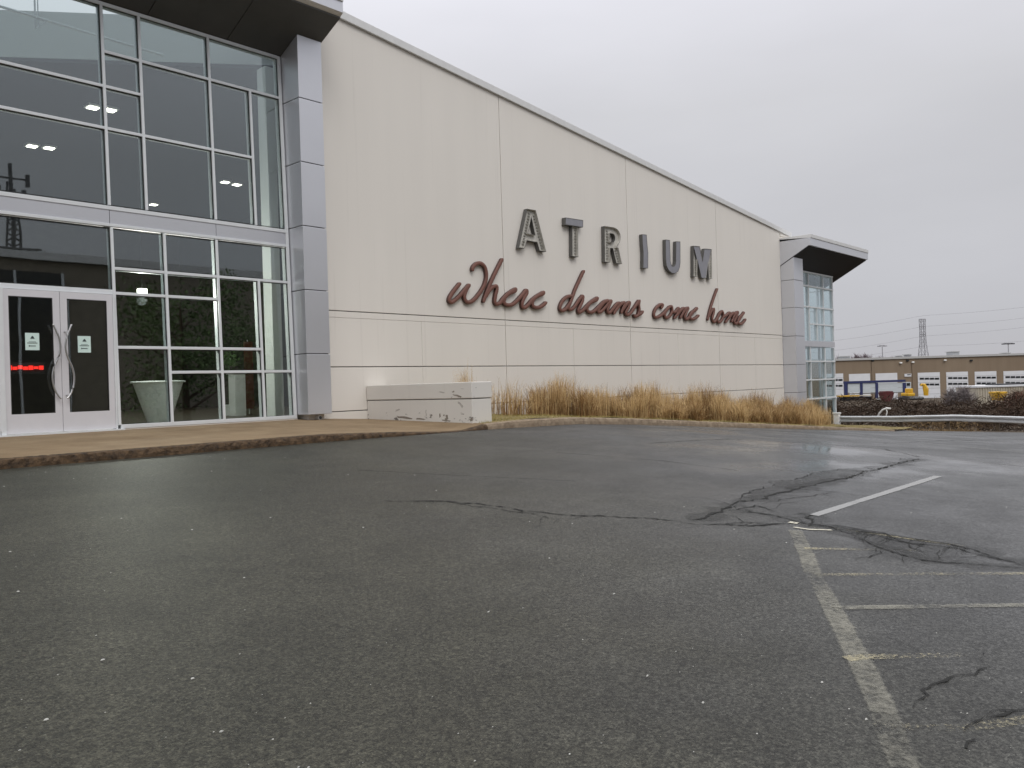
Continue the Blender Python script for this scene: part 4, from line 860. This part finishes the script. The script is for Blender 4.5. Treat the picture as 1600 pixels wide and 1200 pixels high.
for rn, yy, xs0, hh in R3:
    x = xs0; i = 0
    while x < 37.2 - (14.8 - yy) * 2.4 + (.5 if rn == 'back row' else 0):
        hs = hh * rb.uniform(.78, 1.18) * (1.08 if 23.5 < x < 25.8 else 1) * (.8 if 20.8 < x < 21.9 else 1) * (.85 if x > 36 else 1)
        put(protos[rb.choice((0, 1, 2, 3, 4, 5, 1, 4, 5, 2))], x, yy + rb.uniform(-.25, .25), rb.uniform(.8, 1.05), hs, 'dry golden grass clump, %s from the left in the %s of grasses' % (ORD[i], rn)); i += 1
        x += rb.uniform(.75, 1.15) if rn != 'front row' else rb.uniform(1.0, 1.7)
sm = [(15.75, 15.1, 1, 1.0), (16.25, 14.9, 1.1, 1.05), (16.9, 15.0, 1.2, .95), (17.35, 14.6, 1.1, .85)]
for i, (x, y, s_, h) in enumerate(sm): put(thin[i % 2], x, y, s_, h, 'thin sparse tuft of tall dry stalks, %s one right of the planter wall' % ORD[i])
put(protos[2], 13.68, 13.75, .58, 1.34, 'few thin dry stalks rising just behind the top of the planter wall')
# short lawn on the bed
b = MB(); rg = random.Random(5)
for i in range(9000):
    x = 12.7 + (rg.random() ** 1.5) * 28; y = rg.uniform(12.2, 15.6); z = bedz(x, y); h = rg.uniform(.02, .07); a = rg.uniform(0, 6.28); w = .006
    b.face([(x - w, y, z), (x + w, y, z), (x + rg.gauss(0, .02), y + rg.gauss(0, .02), z + h)], 0)
M['lawn'] = mat('short_olive_grass', (.17, .15, .03), .8, nscale=2, col2=(.36, .28, .10))
tag(b.build('bed_lawn', M['lawn']), kind='stuff', label='short olive and straw coloured turf between kerb and tall grasses', cat='grass')

# ------------------------------------------------------------------ guard rail, end post, bent pipe
M['galv'] = mat('galvanised_steel', (.50, .51, .52), .45, .4, noise=.1, nscale=2); M['post_white'] = mat('white_post_paint', (.82, .81, .78), .7, noise=.08); M['timber'] = mat('weathered_post', (.10, .075, .05), .9)
pb = empty('bollard', (41.35, 15.8, -1.05), 'short square white post at the end of the guard rail beside the glass corner', 'post')
b = MB(); b.box(-.13, .13, -.13, .13, 0, .66); b.build('shaft', M['post_white'], parent=pb, bevel=.015); b = MB(); b.box(-.16, .16, -.16, .16, .662, .72); b.build('cap', M['post_white'], parent=pb, bevel=.01)
gr_ = empty('guard_rail', (41.3, 9, -1.15), 'long galvanised corrugated guard rail along the far edge of the parking lot', 'guard rail')
b = MB(); prof = [(.0, .0), (.075, .035), (.075, .085), (0, .13), (0, .165), (.075, .21), (.075, .26), (0, .30)]
ry = steps(15.62, -14, 60); rows = []
for y in ry:
    z = -.80 + pw(y, [(-14, -.10), (6, -.07), (10.5, .075), (13, .01), (15.7, 0)]); rows.append([(41.3 - px_, y, z + pz) for px_, pz in prof])
for a, c in zip(rows, rows[1:]):
    for k in range(7): b.face([a[k], c[k], c[k + 1], a[k + 1]])
rail = b.build('rail', M['galv'], parent=gr_, origin=gr_.location); md = rail.modifiers.new('solid', 'SOLIDIFY'); md.thickness = .006
for k in range(14):
    y = 14.8 - k * 2.0; b = MB(); b.box(41.33, 41.45, y - .06, y + .06, -1.7, -.53 + (.03 if 8 < y < 12 else 0)); b.build('post', M['timber'], parent=gr_, origin=gr_.location)
hp = [onX(x, y, 42.0) for x, y in ((1370, 660), (1371, 652), (1374, 646), (1379, 640.5), (1385, 638), (1391.5, 638.5))]
b = MB(); b.tube(hp, .045, 8); hp2 = [onX(x, y, 42.0) for x, y in ((1384, 660), (1384.5, 650), (1386, 644), (1385, 638.5))]; b.tube(hp2, .03, 8)
tag(b.build('bent_pipe', M['post_white'], origin=hp[0], smooth=True), 'pale bent hoop of pipe curving up behind the guard rail', 'pipe')

# ------------------------------------------------------------------ brush on the slope behind the rail
M['bramble'] = mat('dark_bramble', (.022, .012, .007), .95, nscale=1.2, col2=(.062, .036, .020)); M['bramble_red'] = mat('reddish_bramble', (.085, .035, .025), .95, nscale=2, col2=(.14, .07, .045)); M['dead_grass'] = mat('dead_grass', (.16, .10, .045), .9, nscale=1, col2=(.28, .19, .09))
M['grey_twigs'] = mat('grey_twigs', (.13, .11, .11), .95, nscale=2, col2=(.22, .19, .19))
def twigs(b, n, fn, L0, w, mi, up=.5):
    for i in range(n):
        x, y, z = fn(); d = Vector((rg.gauss(0, 1), rg.gauss(0, 1), abs(rg.gauss(0, 1)) * up + .15)).normalized() * L0 * rg.uniform(.4, 1.2); s_ = Vector((rg.gauss(0, 1), rg.gauss(0, 1), rg.gauss(0, 1))).cross(d).normalized() * w * rg.uniform(.6, 1.6); p = Vector((x, y, z))
        b.face([p - s_, p + s_, p + d * .55 + s_ * .7, p + d * .55 - s_ * .7], mi); e = p + d * .55; d2 = (d + Vector((rg.gauss(0, 1), rg.gauss(0, 1), rg.gauss(0, .6))) * L0 * .35) * .6; b.face([e - s_ * .7, e + s_ * .7, e + d2], mi)
def brushtop(y): # crest height of the thicket above its foot
    return 2.1 + .18 * math.sin(y * .9) + .12 * math.sin(y * 2.7 + 1) + .08 * math.sin(y * 6)
def fn():
    x = 42.2 + 11 * rg.random() ** .8; y = rg.uniform(-22, 22); g0 = terr(x, y); hmax = brushtop(y) * min(1, (x - 41.6) / 3.0) ; return x, y, g0 + hmax * (rg.random() ** .6) * .82
b = MB(); twigs(b, 42000, fn, .42, .016, 0); tag(b.build('bramble_thicket', M['bramble']), kind='stuff', label='dark brown leafless bramble thicket filling the slope behind the guard rail', cat='brush')
def fn():
    x = rg.uniform(42.5, 50); y = rg.uniform(-20, 18)
    while math.sin(y * .55 + 1.3) + .5 * math.sin(y * 1.7) < .35: y = rg.uniform(-20, 18)
    return x, y, terr(x, y) + rg.random() * .35 + .4 * min(1, (x - 42) / 4)
b = MB(); twigs(b, 5000, fn, .35, .012, 0, 1.4)
def fn():
    x = 39.3 + 2.6 * rg.random(); y = rg.uniform(-20, 15)
    while math.sin(y * 1.3) + .6 * math.sin(y * 3.1 + 2) < -.1: y = rg.uniform(-20, 15)
    return x, y, terr(x, y) - .02
twigs(b, 5200, fn, .16, .010, 0, 1.5); tag(b.build('dead_grass_tufts', M['dead_grass']), kind='stuff', label='tawny dead grass tufts on the verge around the guard rail foot', cat='grass')
def bush(name, u0, u1, py0, py1, v, n, mt, L0, w, label, cat):
    """leafless shrub far off, between photo columns u0..u1"""
    a, zt = uz(u0, py0, v); c, zb = uz(u1, py1, v); _, zt = uz((u0 + u1) / 2, py0, v); _, zb = uz((u0 + u1) / 2, py1, v)
    cx, hw = (a + c) / 2, (c - a) / 2; H = zt - zb; b = MB(); base = RH * cx + FH * v
    for i in range(max(3, int(hw * 2))):
        x = rg.uniform(-.6, .6) * hw; p = RH * x + FH * rg.uniform(-.5, .5) * hw * .5; b.tube([p, p + Vector((rg.gauss(0, .1), rg.gauss(0, .1), H * .55)), p + Vector((rg.gauss(0, .3), rg.gauss(0, .3), H * .9))], [w * 2.5, w * 1.5, w * .6], 5)
    def f2():
        while True:
            x, y, z = rg.uniform(-1, 1), rg.uniform(-1, 1), rg.random()
            if x * x * .8 + y * y + max(0, (z - .25) / .75) ** 2 < .62 + .35 * math.sin(x * 7 + n) + .2 * math.sin(x * 17 + y * 5) + .25 * rg.random(): break
        p = RH * (x * hw) + FH * (y * hw * .5); return p.x, p.y, z * H * .85
    twigs(b, n, f2, L0, w, 0, .8); return tag(b.build(name, mt, origin=(0, 0, 0)), label, cat), (base.x, base.y, zb)
def place(r): r[0].location = r[1]; return r[0]
place(bush('shrub', 1549, 1660, 606, 650, 58, 4200, M['bramble_red'], .5, .014, 'reddish leafless shrub in front of the beige container at the right edge', 'shrub'))
place(bush('shrub', 1474, 1526, 603, 634, 64, 2400, M['grey_twigs'], .5, .013, 'grey leafless shrub standing above the thicket left of the beige container', 'shrub'))

# ------------------------------------------------------------------ yard and warehouse across the slope
M['wh'] = mat('tan_brick_wall', (.20, .150, .103), .9, nscale=.5, stretch=(1, 1, .12), col2=(.245, .190, .133)); M['wh_trim'] = mat('roof_trim', (.42, .42, .41), .7); M['dk_door'] = mat('white_dock_door', (.66, .67, .69), .6, noise=.04, nscale=1)
M['dk_win'] = mat('dock_window', (.015, .017, .02), .25); M['blue'] = mat('blue_steel', (.022, .030, .105), .5, noise=.1); M['pale_panel'] = mat('pale_curtain', (.50, .54, .56), .7, noise=.04); M['yellow'] = mat('yellow_paint', (.62, .36, .02), .5, noise=.1)
M['beige'] = mat('beige_container', (.44, .40, .32), .7, noise=.12, nscale=1.5); M['dkred'] = mat('dark_red_paint', (.10, .018, .022), .6); M['lampw'] = mat('white_lamp_housing', (.8, .8, .78), .4); M['tower'] = mat('tower_steel', (.33, .33, .35), .6, .3); M['greybox'] = mat('roof_unit_grey', (.36, .37, .38), .7)
def far(name, px, py, v, label, cat, group=None):
    u, z = uz(px, py, v); p = RH * u + FH * v; t = empty(name, (p.x, p.y, z), label, cat, group, rz=FROT); t['_u'] = u; return t, u, v, z
def fbox(b, T, px0, px1, py0, py1, v0, v1, m=0, ref=None):
    """box whose front face spans the photo rectangle at distance v0"""
    t, u, v, z = T; pm = (py0 + py1) / 2; a, _ = uz(px0, pm, v0); c, _ = uz(px1, pm, v0); xm = (px0 + px1) / 2; _, zt = uz(xm, py0, v0); _, zb = uz(xm, py1, v0)
    b.box(a - u, c - u, v0 - v, v1 - v, zb - z, zt - z, m)
WV = 127
T = far('warehouse', 1450, 640, WV, 'long low tan brick warehouse with a row of white loading doors', 'warehouse'); wt, wu, wv, wz = T
uL, _ = uz(1180, 600, WV); uR, _ = uz(1900, 600, WV); zr = uz(1450, 559.5, WV)[1] - wz; sl = -.0035
_, zrr = uz(1600, 556, WV); zb_ = -2.4 - wz
b = MB(); b.box(uL - wu, uR - wu, 0, 40, zb_, zr); b.build('wall', M['wh'], parent=wt)
b = MB(); b.box(uL - wu - .2, uR - wu + .2, -.2, 40.2, zr + .01, zr + .32); b.build('roof_edge', M['wh_trim'], parent=wt)
dd = [(1285, 1318, 584), (1434.5, 1469, 582), (1479, 1513, 581), (1523.5, 1557.5, 580.3), (1568.5, 1604, 579.5), (1614, 1649, 579)]
for x0, x1, yt in dd:
    d = MB(); fbox(d, T, x0, x1, yt, 624, WV - .04, WV - .005); o = d.build('dock_door', M['dk_door'], parent=wt)
    w_ = MB(); n = 4; pw_ = (x1 - x0 - 3) / n
    for yy in (8.2, 17.2):
        for k in range(n): fbox(w_, T, x0 + 2 + k * pw_ + .5, x0 + 2 + (k + 1) * pw_ - .5, yt + yy, yt + yy + 3, WV - .07, WV - .045)
    w_.build('window', M['dk_win'], parent=o)
    f_ = MB(); 
    for k in range(1, 5): fbox(f_, T, x0, x1, yt + k * 9 - 2.6, yt + k * 9 - 2.35, WV - .052, WV - .042)
    f_.build('panel_seam', M['groove'], parent=o)
for x0, x1, yt in ((1327, 1360, 584), (1368.5, 1402.5, 583)):
    d = MB(); fbox(d, T, x0, x1, yt, 624, WV - .04, WV - .005); d.build('dock_door', M['dk_door'], parent=wt)
for q4 in ((1426, 1431), (1363, 1366)): d = MB(); fbox(d, T, *q4, 566, 625, WV - .15, WV - .01); d.build('downpipe', M['wh'], parent=wt)
for x in (1364, 1418.5, 1518): d = MB(); fbox(d, T, x - 2, x + 2, 562, 564.5, WV - .2, WV - .01); d.build('scupper', M['dk_win'], parent=wt)
d = MB(); fbox(d, T, 1413.5, 1424, 584, 588.5, WV - .1, WV - .01); fbox(d, T, 1417.5, 1423, 584.8, 586, WV - .12, WV - .101, 1); d.build('sign_board', [M['dk_door'], M['dk_win']], parent=wt)
for i, (x, y) in enumerate(((1408.3, 567), (1427.3, 566), (1477.5, 563))):
    d = MB(); fbox(d, T, x - 2, x + 2, y - 1.2, y + 1.2, WV - .35, WV - .01); d.build('wall_lamp', M['lampw'], parent=wt, bevel=.08)
def roofbox(x0, x1, y0, lab, mt='greybox'):
    R_ = far('roof_vent', (x0 + x1) / 2, 557, WV + 8, lab, 'roof vent', 'vents on the warehouse roof'); b = MB(); fbox(b, R_, x0 + .8, x1 - .8, y0 + 1.2, 562, WV + 8, WV + 10); b.build('box', M[mt], parent=R_[0]); b = MB(); fbox(b, R_, x0, x1, y0, y0 + 1, WV + 7.8, WV + 10.2); b.build('hood', M['wh_trim'], parent=R_[0])
roofbox(1316, 1329, 556, 'flat grey roof vent at the left end of the warehouse roof'); roofbox(1488, 1500, 548.5, 'pale boxy roof vent right of the lattice tower'); roofbox(1407, 1411, 555, 'tiny dark roof vent left of the lattice tower', 'tower'); roofbox(1420, 1425, 553, 'small mushroom roof vent near the lattice tower', 'tower'); roofbox(1574, 1580, 550.5, 'dark roof vent below the floodlight pole', 'tower')

T = far('steel_frame', 1366, 620, 100, 'dark blue steel frame hung with pale panels in front of the warehouse', 'steel frame')
b = MB(); fbox(b, T, 1319, 1415, 594.5, 598, 100, 100.3)
for x0, x1 in ((1320, 1324.5), (1344.3, 1348), (1368.3, 1372), (1411, 1416)): fbox(b, T, x0, x1, 598.05, 622, 100.02, 100.32)
b.build('frame', M['blue'], parent=T[0])
for x0, x1 in ((1324.7, 1344.1), (1348.2, 1368.1), (1372.2, 1410.8)):
    b = MB(); fbox(b, T, x0, x1, 598.3, 605.9, 100.1, 100.2); fbox(b, T, x0, x1, 606.2, 613.3, 100.1, 100.2); b.build('panel', M['pale_panel'], parent=T[0])
b = MB(); fbox(b, T, 1324.6, 1411, 613.5, 615, 100.1, 100.25); b.build('bottom_rail', M['groove'], parent=T[0])
T = far('yellow_barrier', 1330, 621, 92, 'long low yellow beam lying by the blue frame', 'barrier'); b = MB(); fbox(b, T, 1312, 1343, 617.8, 619.8, 92, 93); fbox(b, T, 1343, 1362, 617.5, 618.6, 92, 93, 1); b.build('beam', [M['yellow'], M['beige']], parent=T[0])
b = MB(); fbox(b, T, 1312, 1362, 620, 626, 92.1, 92.9); b.build('base', M['dk_win'], parent=T[0])
T = far('skip_bin', 1388, 622, 90, 'small dark red bin in front of the blue frame', 'bin'); b = MB(); u, v, z = T[1:]; a = 1.0
b.hexa([(-.35, 0, -.4), (.35, 0, -.4), (.35, 1, -.4), (-.35, 1, -.4)], [(-.62, -.1, .62), (.62, -.1, .62), (.62, 1.1, .62), (-.62, 1.1, .62)]); b.build('body', M['dkred'], parent=T[0]); b = MB(); b.box(-.5, .5, -.05, 1.05, .63, .74); b.build('lid', M['dkred'], parent=T[0])
T = far('excavator', 1440, 622, 95, 'yellow excavator with raised boom standing before a dock door', 'excavator')
q = lambda x, y: (uz(x, y, 95)[0] - T[1], 0, uz(x, y, 95)[1] - T[3])
b = MB(); b.tube([q(1447, 618), q(1446.5, 608), q(1443.5, 601), q(1440.5, 600.5), q(1438.5, 603)], [.24, .30, .20, .14, .10], 6); b.build('boom', M['yellow'], parent=T[0])
b = MB(); fbox(b, T, 1420, 1430, 614, 619, 95, 97); fbox(b, T, 1422.5, 1427, 607, 614, 95.2, 96.6); b.build('cab', M['yellow'], parent=T[0], bevel=.08); b = MB(); fbox(b, T, 1419, 1445, 620, 625, 94.8, 97.4); b.build('tracks', M['dk_win'], parent=T[0], bevel=.2)
T = far('loading_unit', 1418, 612, 104, 'small white framed unit at the right post of the blue frame', 'unit'); b = MB(); fbox(b, T, 1415.5, 1423.5, 597, 611, 104, 105); b.build('cabinet', M['pale_panel'], parent=T[0]); b = MB(); fbox(b, T, 1417, 1422, 598.5, 602.5, 103.93, 103.99); b.build('window', M['dk_win'], parent=T[0])
T = far('shipping_container', 1560, 625, 84, 'beige ribbed container with a pale roof edge behind the reddish shrub', 'container')
b = MB(); fbox(b, T, 1527, 1640, 604, 630, 84, 88)
for k in range(27): fbox(b, T, 1528 + k * 4, 1530 + k * 4, 604.4, 629, 83.93, 83.998)
b.build('body', M['beige'], parent=T[0]); b = MB(); fbox(b, T, 1526, 1641, 601.4, 603.9, 83.85, 88.1); b.build('roof_edge', M['dk_door'], parent=T[0])
b = MB(); fbox(b, T, 1557, 1640, 598.5, 601.2, 85, 87); b.build('top_load', M['dk_win'], parent=T[0])
T = far('yellow_hopper', 1565, 622, 78, 'squat yellow hopper in front of the beige container', 'hopper'); b = MB()
for k, (y0, y1, dx) in enumerate(((612, 615.5, 8.5), (616, 618.5, 8), (619, 621.5, 6.5), (622, 625.5, 5))): fbox(b, T, 1566 - dx, 1566 + dx, y0, y1, 78 + k * .05, 79.4)
b.build('body', M['yellow'], parent=T[0], bevel=.05); b = MB(); fbox(b, T, 1561, 1562.5, 625.6, 632, 78.4, 78.6); fbox(b, T, 1570, 1571.5, 625.6, 632, 78.4, 78.6); b.build('leg', M['tower'], parent=T[0])

# lattice tower, pylons' wires, floodlight poles, far trees
TV = 420; T = far('transmission_tower', 1443, 566, TV, 'slender grey steel lattice power tower rising behind the warehouse roof', 'power tower')
b = MB(); lv = [(566, 6.4), (553.5, 5.2), (541, 4.1), (534, 3.5), (522.5, 3.2), (510.5, 3.2), (498.7, 3.4)]; r_ = .08
def c4(y, hw): h = hw / F * TV; z = uz(1443, y, TV)[1] - T[3]; return [Vector((sx * h, sy * h, z)) for sx, sy in ((-1, -1), (1, -1), (1, 1), (-1, 1))]
lvs = [c4(y, hw) for y, hw in lv]
for A2, B2 in zip(lvs, lvs[1:]):
    for k in range(4):
        j = (k + 1) % 4; b.tube([A2[k], B2[k]], .15, 4); b.tube([A2[k], B2[j]], r_, 4); b.tube([A2[j], B2[k]], r_, 4); b.tube([B2[k], B2[j]], r_, 4)
b.build('lattice', M['tower'], parent=T[0])
b = MB()
for y, hw in ((498.7, 5.0), (510.5, 4.4), (522.5, 4.4)): h = hw / F * TV; z = uz(1443, y, TV)[1] - T[3]; b.box(-h, h, -.25, .25, z - .22, z + .22)
b.build('cross_arm', M['tower'], parent=T[0])
wl = [((1180, 524), (1443, 493), (1760, 454)), ((1180, 540), (1443, 510), (1760, 471)), ((1180, 556), (1443, 525), (1760, 485)), ((1180, 567), (1443, 541), (1760, 512)), ((1180, 503), (1300, 511), (1420, 487))][:4]
for i, w_ in enumerate(wl):
    P = [uz(x, y, TV) for x, y in w_]; pts = []
    for k in range(17):
        t = k / 16; a = P[0]; m_ = P[1]; c = P[2]
        if t <= .5: q = (lerp(a[0], m_[0], t * 2), lerp(a[1], m_[1], t * 2) - 2 * math.sin(math.pi * t * 2))
        else: q = (lerp(m_[0], c[0], t * 2 - 1), lerp(m_[1], c[1], t * 2 - 1) - 2 * math.sin(math.pi * (t * 2 - 1)))
        pts.append(RH * q[0] + FH * TV + Vector((0, 0, q[1])))
    b = MB(); b.tube(pts, .055, 4); o = tag(b.build('power_line', M['tower'], origin=pts[8]), '%s thin power line from the top, crossing the grey sky over the warehouse' % ('topmost', 'second', 'third', 'lowest')[i], 'power line', 'power lines strung over the warehouse')
for x, ytop, nl, lab in ((1379, 540, 2, 'thin floodlight pole with a double head left of the lattice tower'), (1576, 536.5, 3, 'floodlight pole with a row of three heads at the far right')):
    v = 210; T = far('floodlight_pole', x, 562, v, lab, 'light pole', 'floodlight poles behind the warehouse'); zt = uz(x, ytop, v)[1] - T[3]; b = MB(); b.tube([(0, 0, 0), (0, 0, zt)], [.13, .08], 6); hw = (4.5 if nl == 2 else 7) / F * v
    b.build('pole', M['tower'], parent=T[0]); b = MB(); b.box(-hw, hw, -.06, .06, zt, zt + .12); b.build('cross_arm', M['tower'], parent=T[0])
    for k in range(nl):
        xx = lerp(-hw, hw, k / (nl - 1)); b = MB(); b.box(xx - .38, xx + .38, -.3, .3, zt - .25, zt + .0 - .01); b.build('floodlight', M['dk_win'] if nl == 3 else M['tower'], parent=T[0])
M['far_twig'] = mat('far_bare_twigs', (.16, .12, .13), .95)
for i, (x0, x1, yt, lab) in enumerate(((1331, 1346, 552.5, 'rounded bare tree furthest left above the warehouse roof'), (1342, 1362, 551, 'wider bare tree above the warehouse roof beside the light pole'), (1305, 1317, 557, 'low bare tree just right of the glass corner above the roof'), (1362, 1385, 557.5, 'low bare tree under the double head light pole'), (1385, 1400, 558.5, 'faint low bare tree midway between light pole and lattice tower'))):
    o = place(bush('bare_tree', x0, x1, yt, 574, 240, 900, M['far_twig'], 1.3, .05, lab, 'tree'))

# ------------------------------------------------------------------ across the lot (seen only as reflections in the glass)
M['shop_wall'] = mat('tan_shop_wall', (.22, .19, .15), .9, noise=.1, nscale=.4); M['leaf'] = mat('evergreen_leaf', (.07, .12, .035), .7, nscale=2, col2=(.15, .22, .07)); M['bark'] = mat('bark', (.09, .06, .04), .95)
t = empty('opposite_store', (20, -18, 0), 'tan flat roofed store across the lot mirrored in the entrance glass', 'building')
b = MB(); b.box(-50, 60, -20, 0, -1, 11.3); b.build('wall', M['shop_wall'], parent=t); b = MB(); b.box(-50.2, 60.2, -20.2, .25, 11.31, 11.75); b.build('parapet', M['cap'], parent=t)
b = MB(); b.box(-9, -1.6, .01, .2, 0, 10.6); b.build('dark_glazing', M['dk_win'], parent=t)
b = MB()
for k in range(4): b.box(-9 + k * 2.43 - .06, -9 + k * 2.43 + .06, .21, .3, 0, 10.6)
b.box(-9, -1.6, .21, .3, 9.6, 9.75)
b.build('mullion_grid', M['frame'], parent=t)
t = empty('rooftop_mast', (17.9, -24, 11.3), 'dark rooftop antenna mast with a lattice platform across the lot', 'mast')
M['mast'] = mat('mast_steel', (.10, .10, .10), .6)
b = MB(); b.tube([(0, 0, 0), (0, 0, 7.2)], .12, 6); b.tube([(.5, 0, 0), (.2, 0, 5.6)], .07, 6); b.tube([(-.5, 0, 0), (-.2, 0, 6)], .07, 6)
for k in range(9): z = .6 + k * .6; b.tube([(-.5 + .05 * k, 0, z), (.5 - .05 * k, 0, z + .5)], .05, 4); b.tube([(.5 - .05 * k, 0, z), (-.5 + .05 * k, 0, z + .5)], .05, 4)
for z, h in ((6.2, .9), (5.2, .7), (4.4, .9)): b.box(-h, h, -.05, .05, z, z + .1); b.box(-h - .1, -h + .1, -.1, .1, z - .5, z + .5); b.box(h - .1, h + .1, -.1, .1, z - .4, z + .4)
b.build('mast', M['mast'], parent=t); b = MB(); b.box(-3.2, 1.2, -1, 1, 0, .2); b.box(-3.2, 1.2, .8, 1, 1.7, 1.8)
for k in range(10): b.tube([(-3.1 + k * .45, .9, .2), (-3.1 + k * .45, .9, 1.75)], .035, 4); b.tube([(-3.1 + k * .45, .9, .2), (-2.65 + k * .45, .9, 1.75)], .03, 4)
b.build('platform', M['mast'], parent=t)
def tree(x, y, h, r, lab):
    t = empty('evergreen_tree', (x, y, -.3), lab, 'tree', 'trees across the lot'); b = MB(); b.tube([(0, 0, 0), (.1, 0, h * .4), (0, .1, h * .8)], [.22, .16, .05], 8)
    for k in range(8): a = k * .8; z0 = h * (.25 + .06 * k); b.tube([(0, 0, z0), (math.cos(a) * r * .7, math.sin(a) * r * .7, z0 + r * .4)], [.08, .02], 5)
    b.build('trunk', M['bark'], parent=t); b = MB()
    for k in range(16): a = rg.uniform(0, 6.28); q = rg.uniform(.2, .75) * r; leafball(b, (math.cos(a) * q, math.sin(a) * q, rg.uniform(.3, .85) * h), r * .42, 330, .11, rng=rg)
    b.build('crown', M['leaf'], parent=t)
tree(18.6, -5, 9.0, 3.6, 'broad dark green tree across the lane, mirrored right of the doors'); tree(24.0, -6, 8.0, 2.6, 'smaller dark green tree to the right of the broad one across the lane')
for o in bpy.data.objects:
    if '_u' in o.keys(): del o['_u']
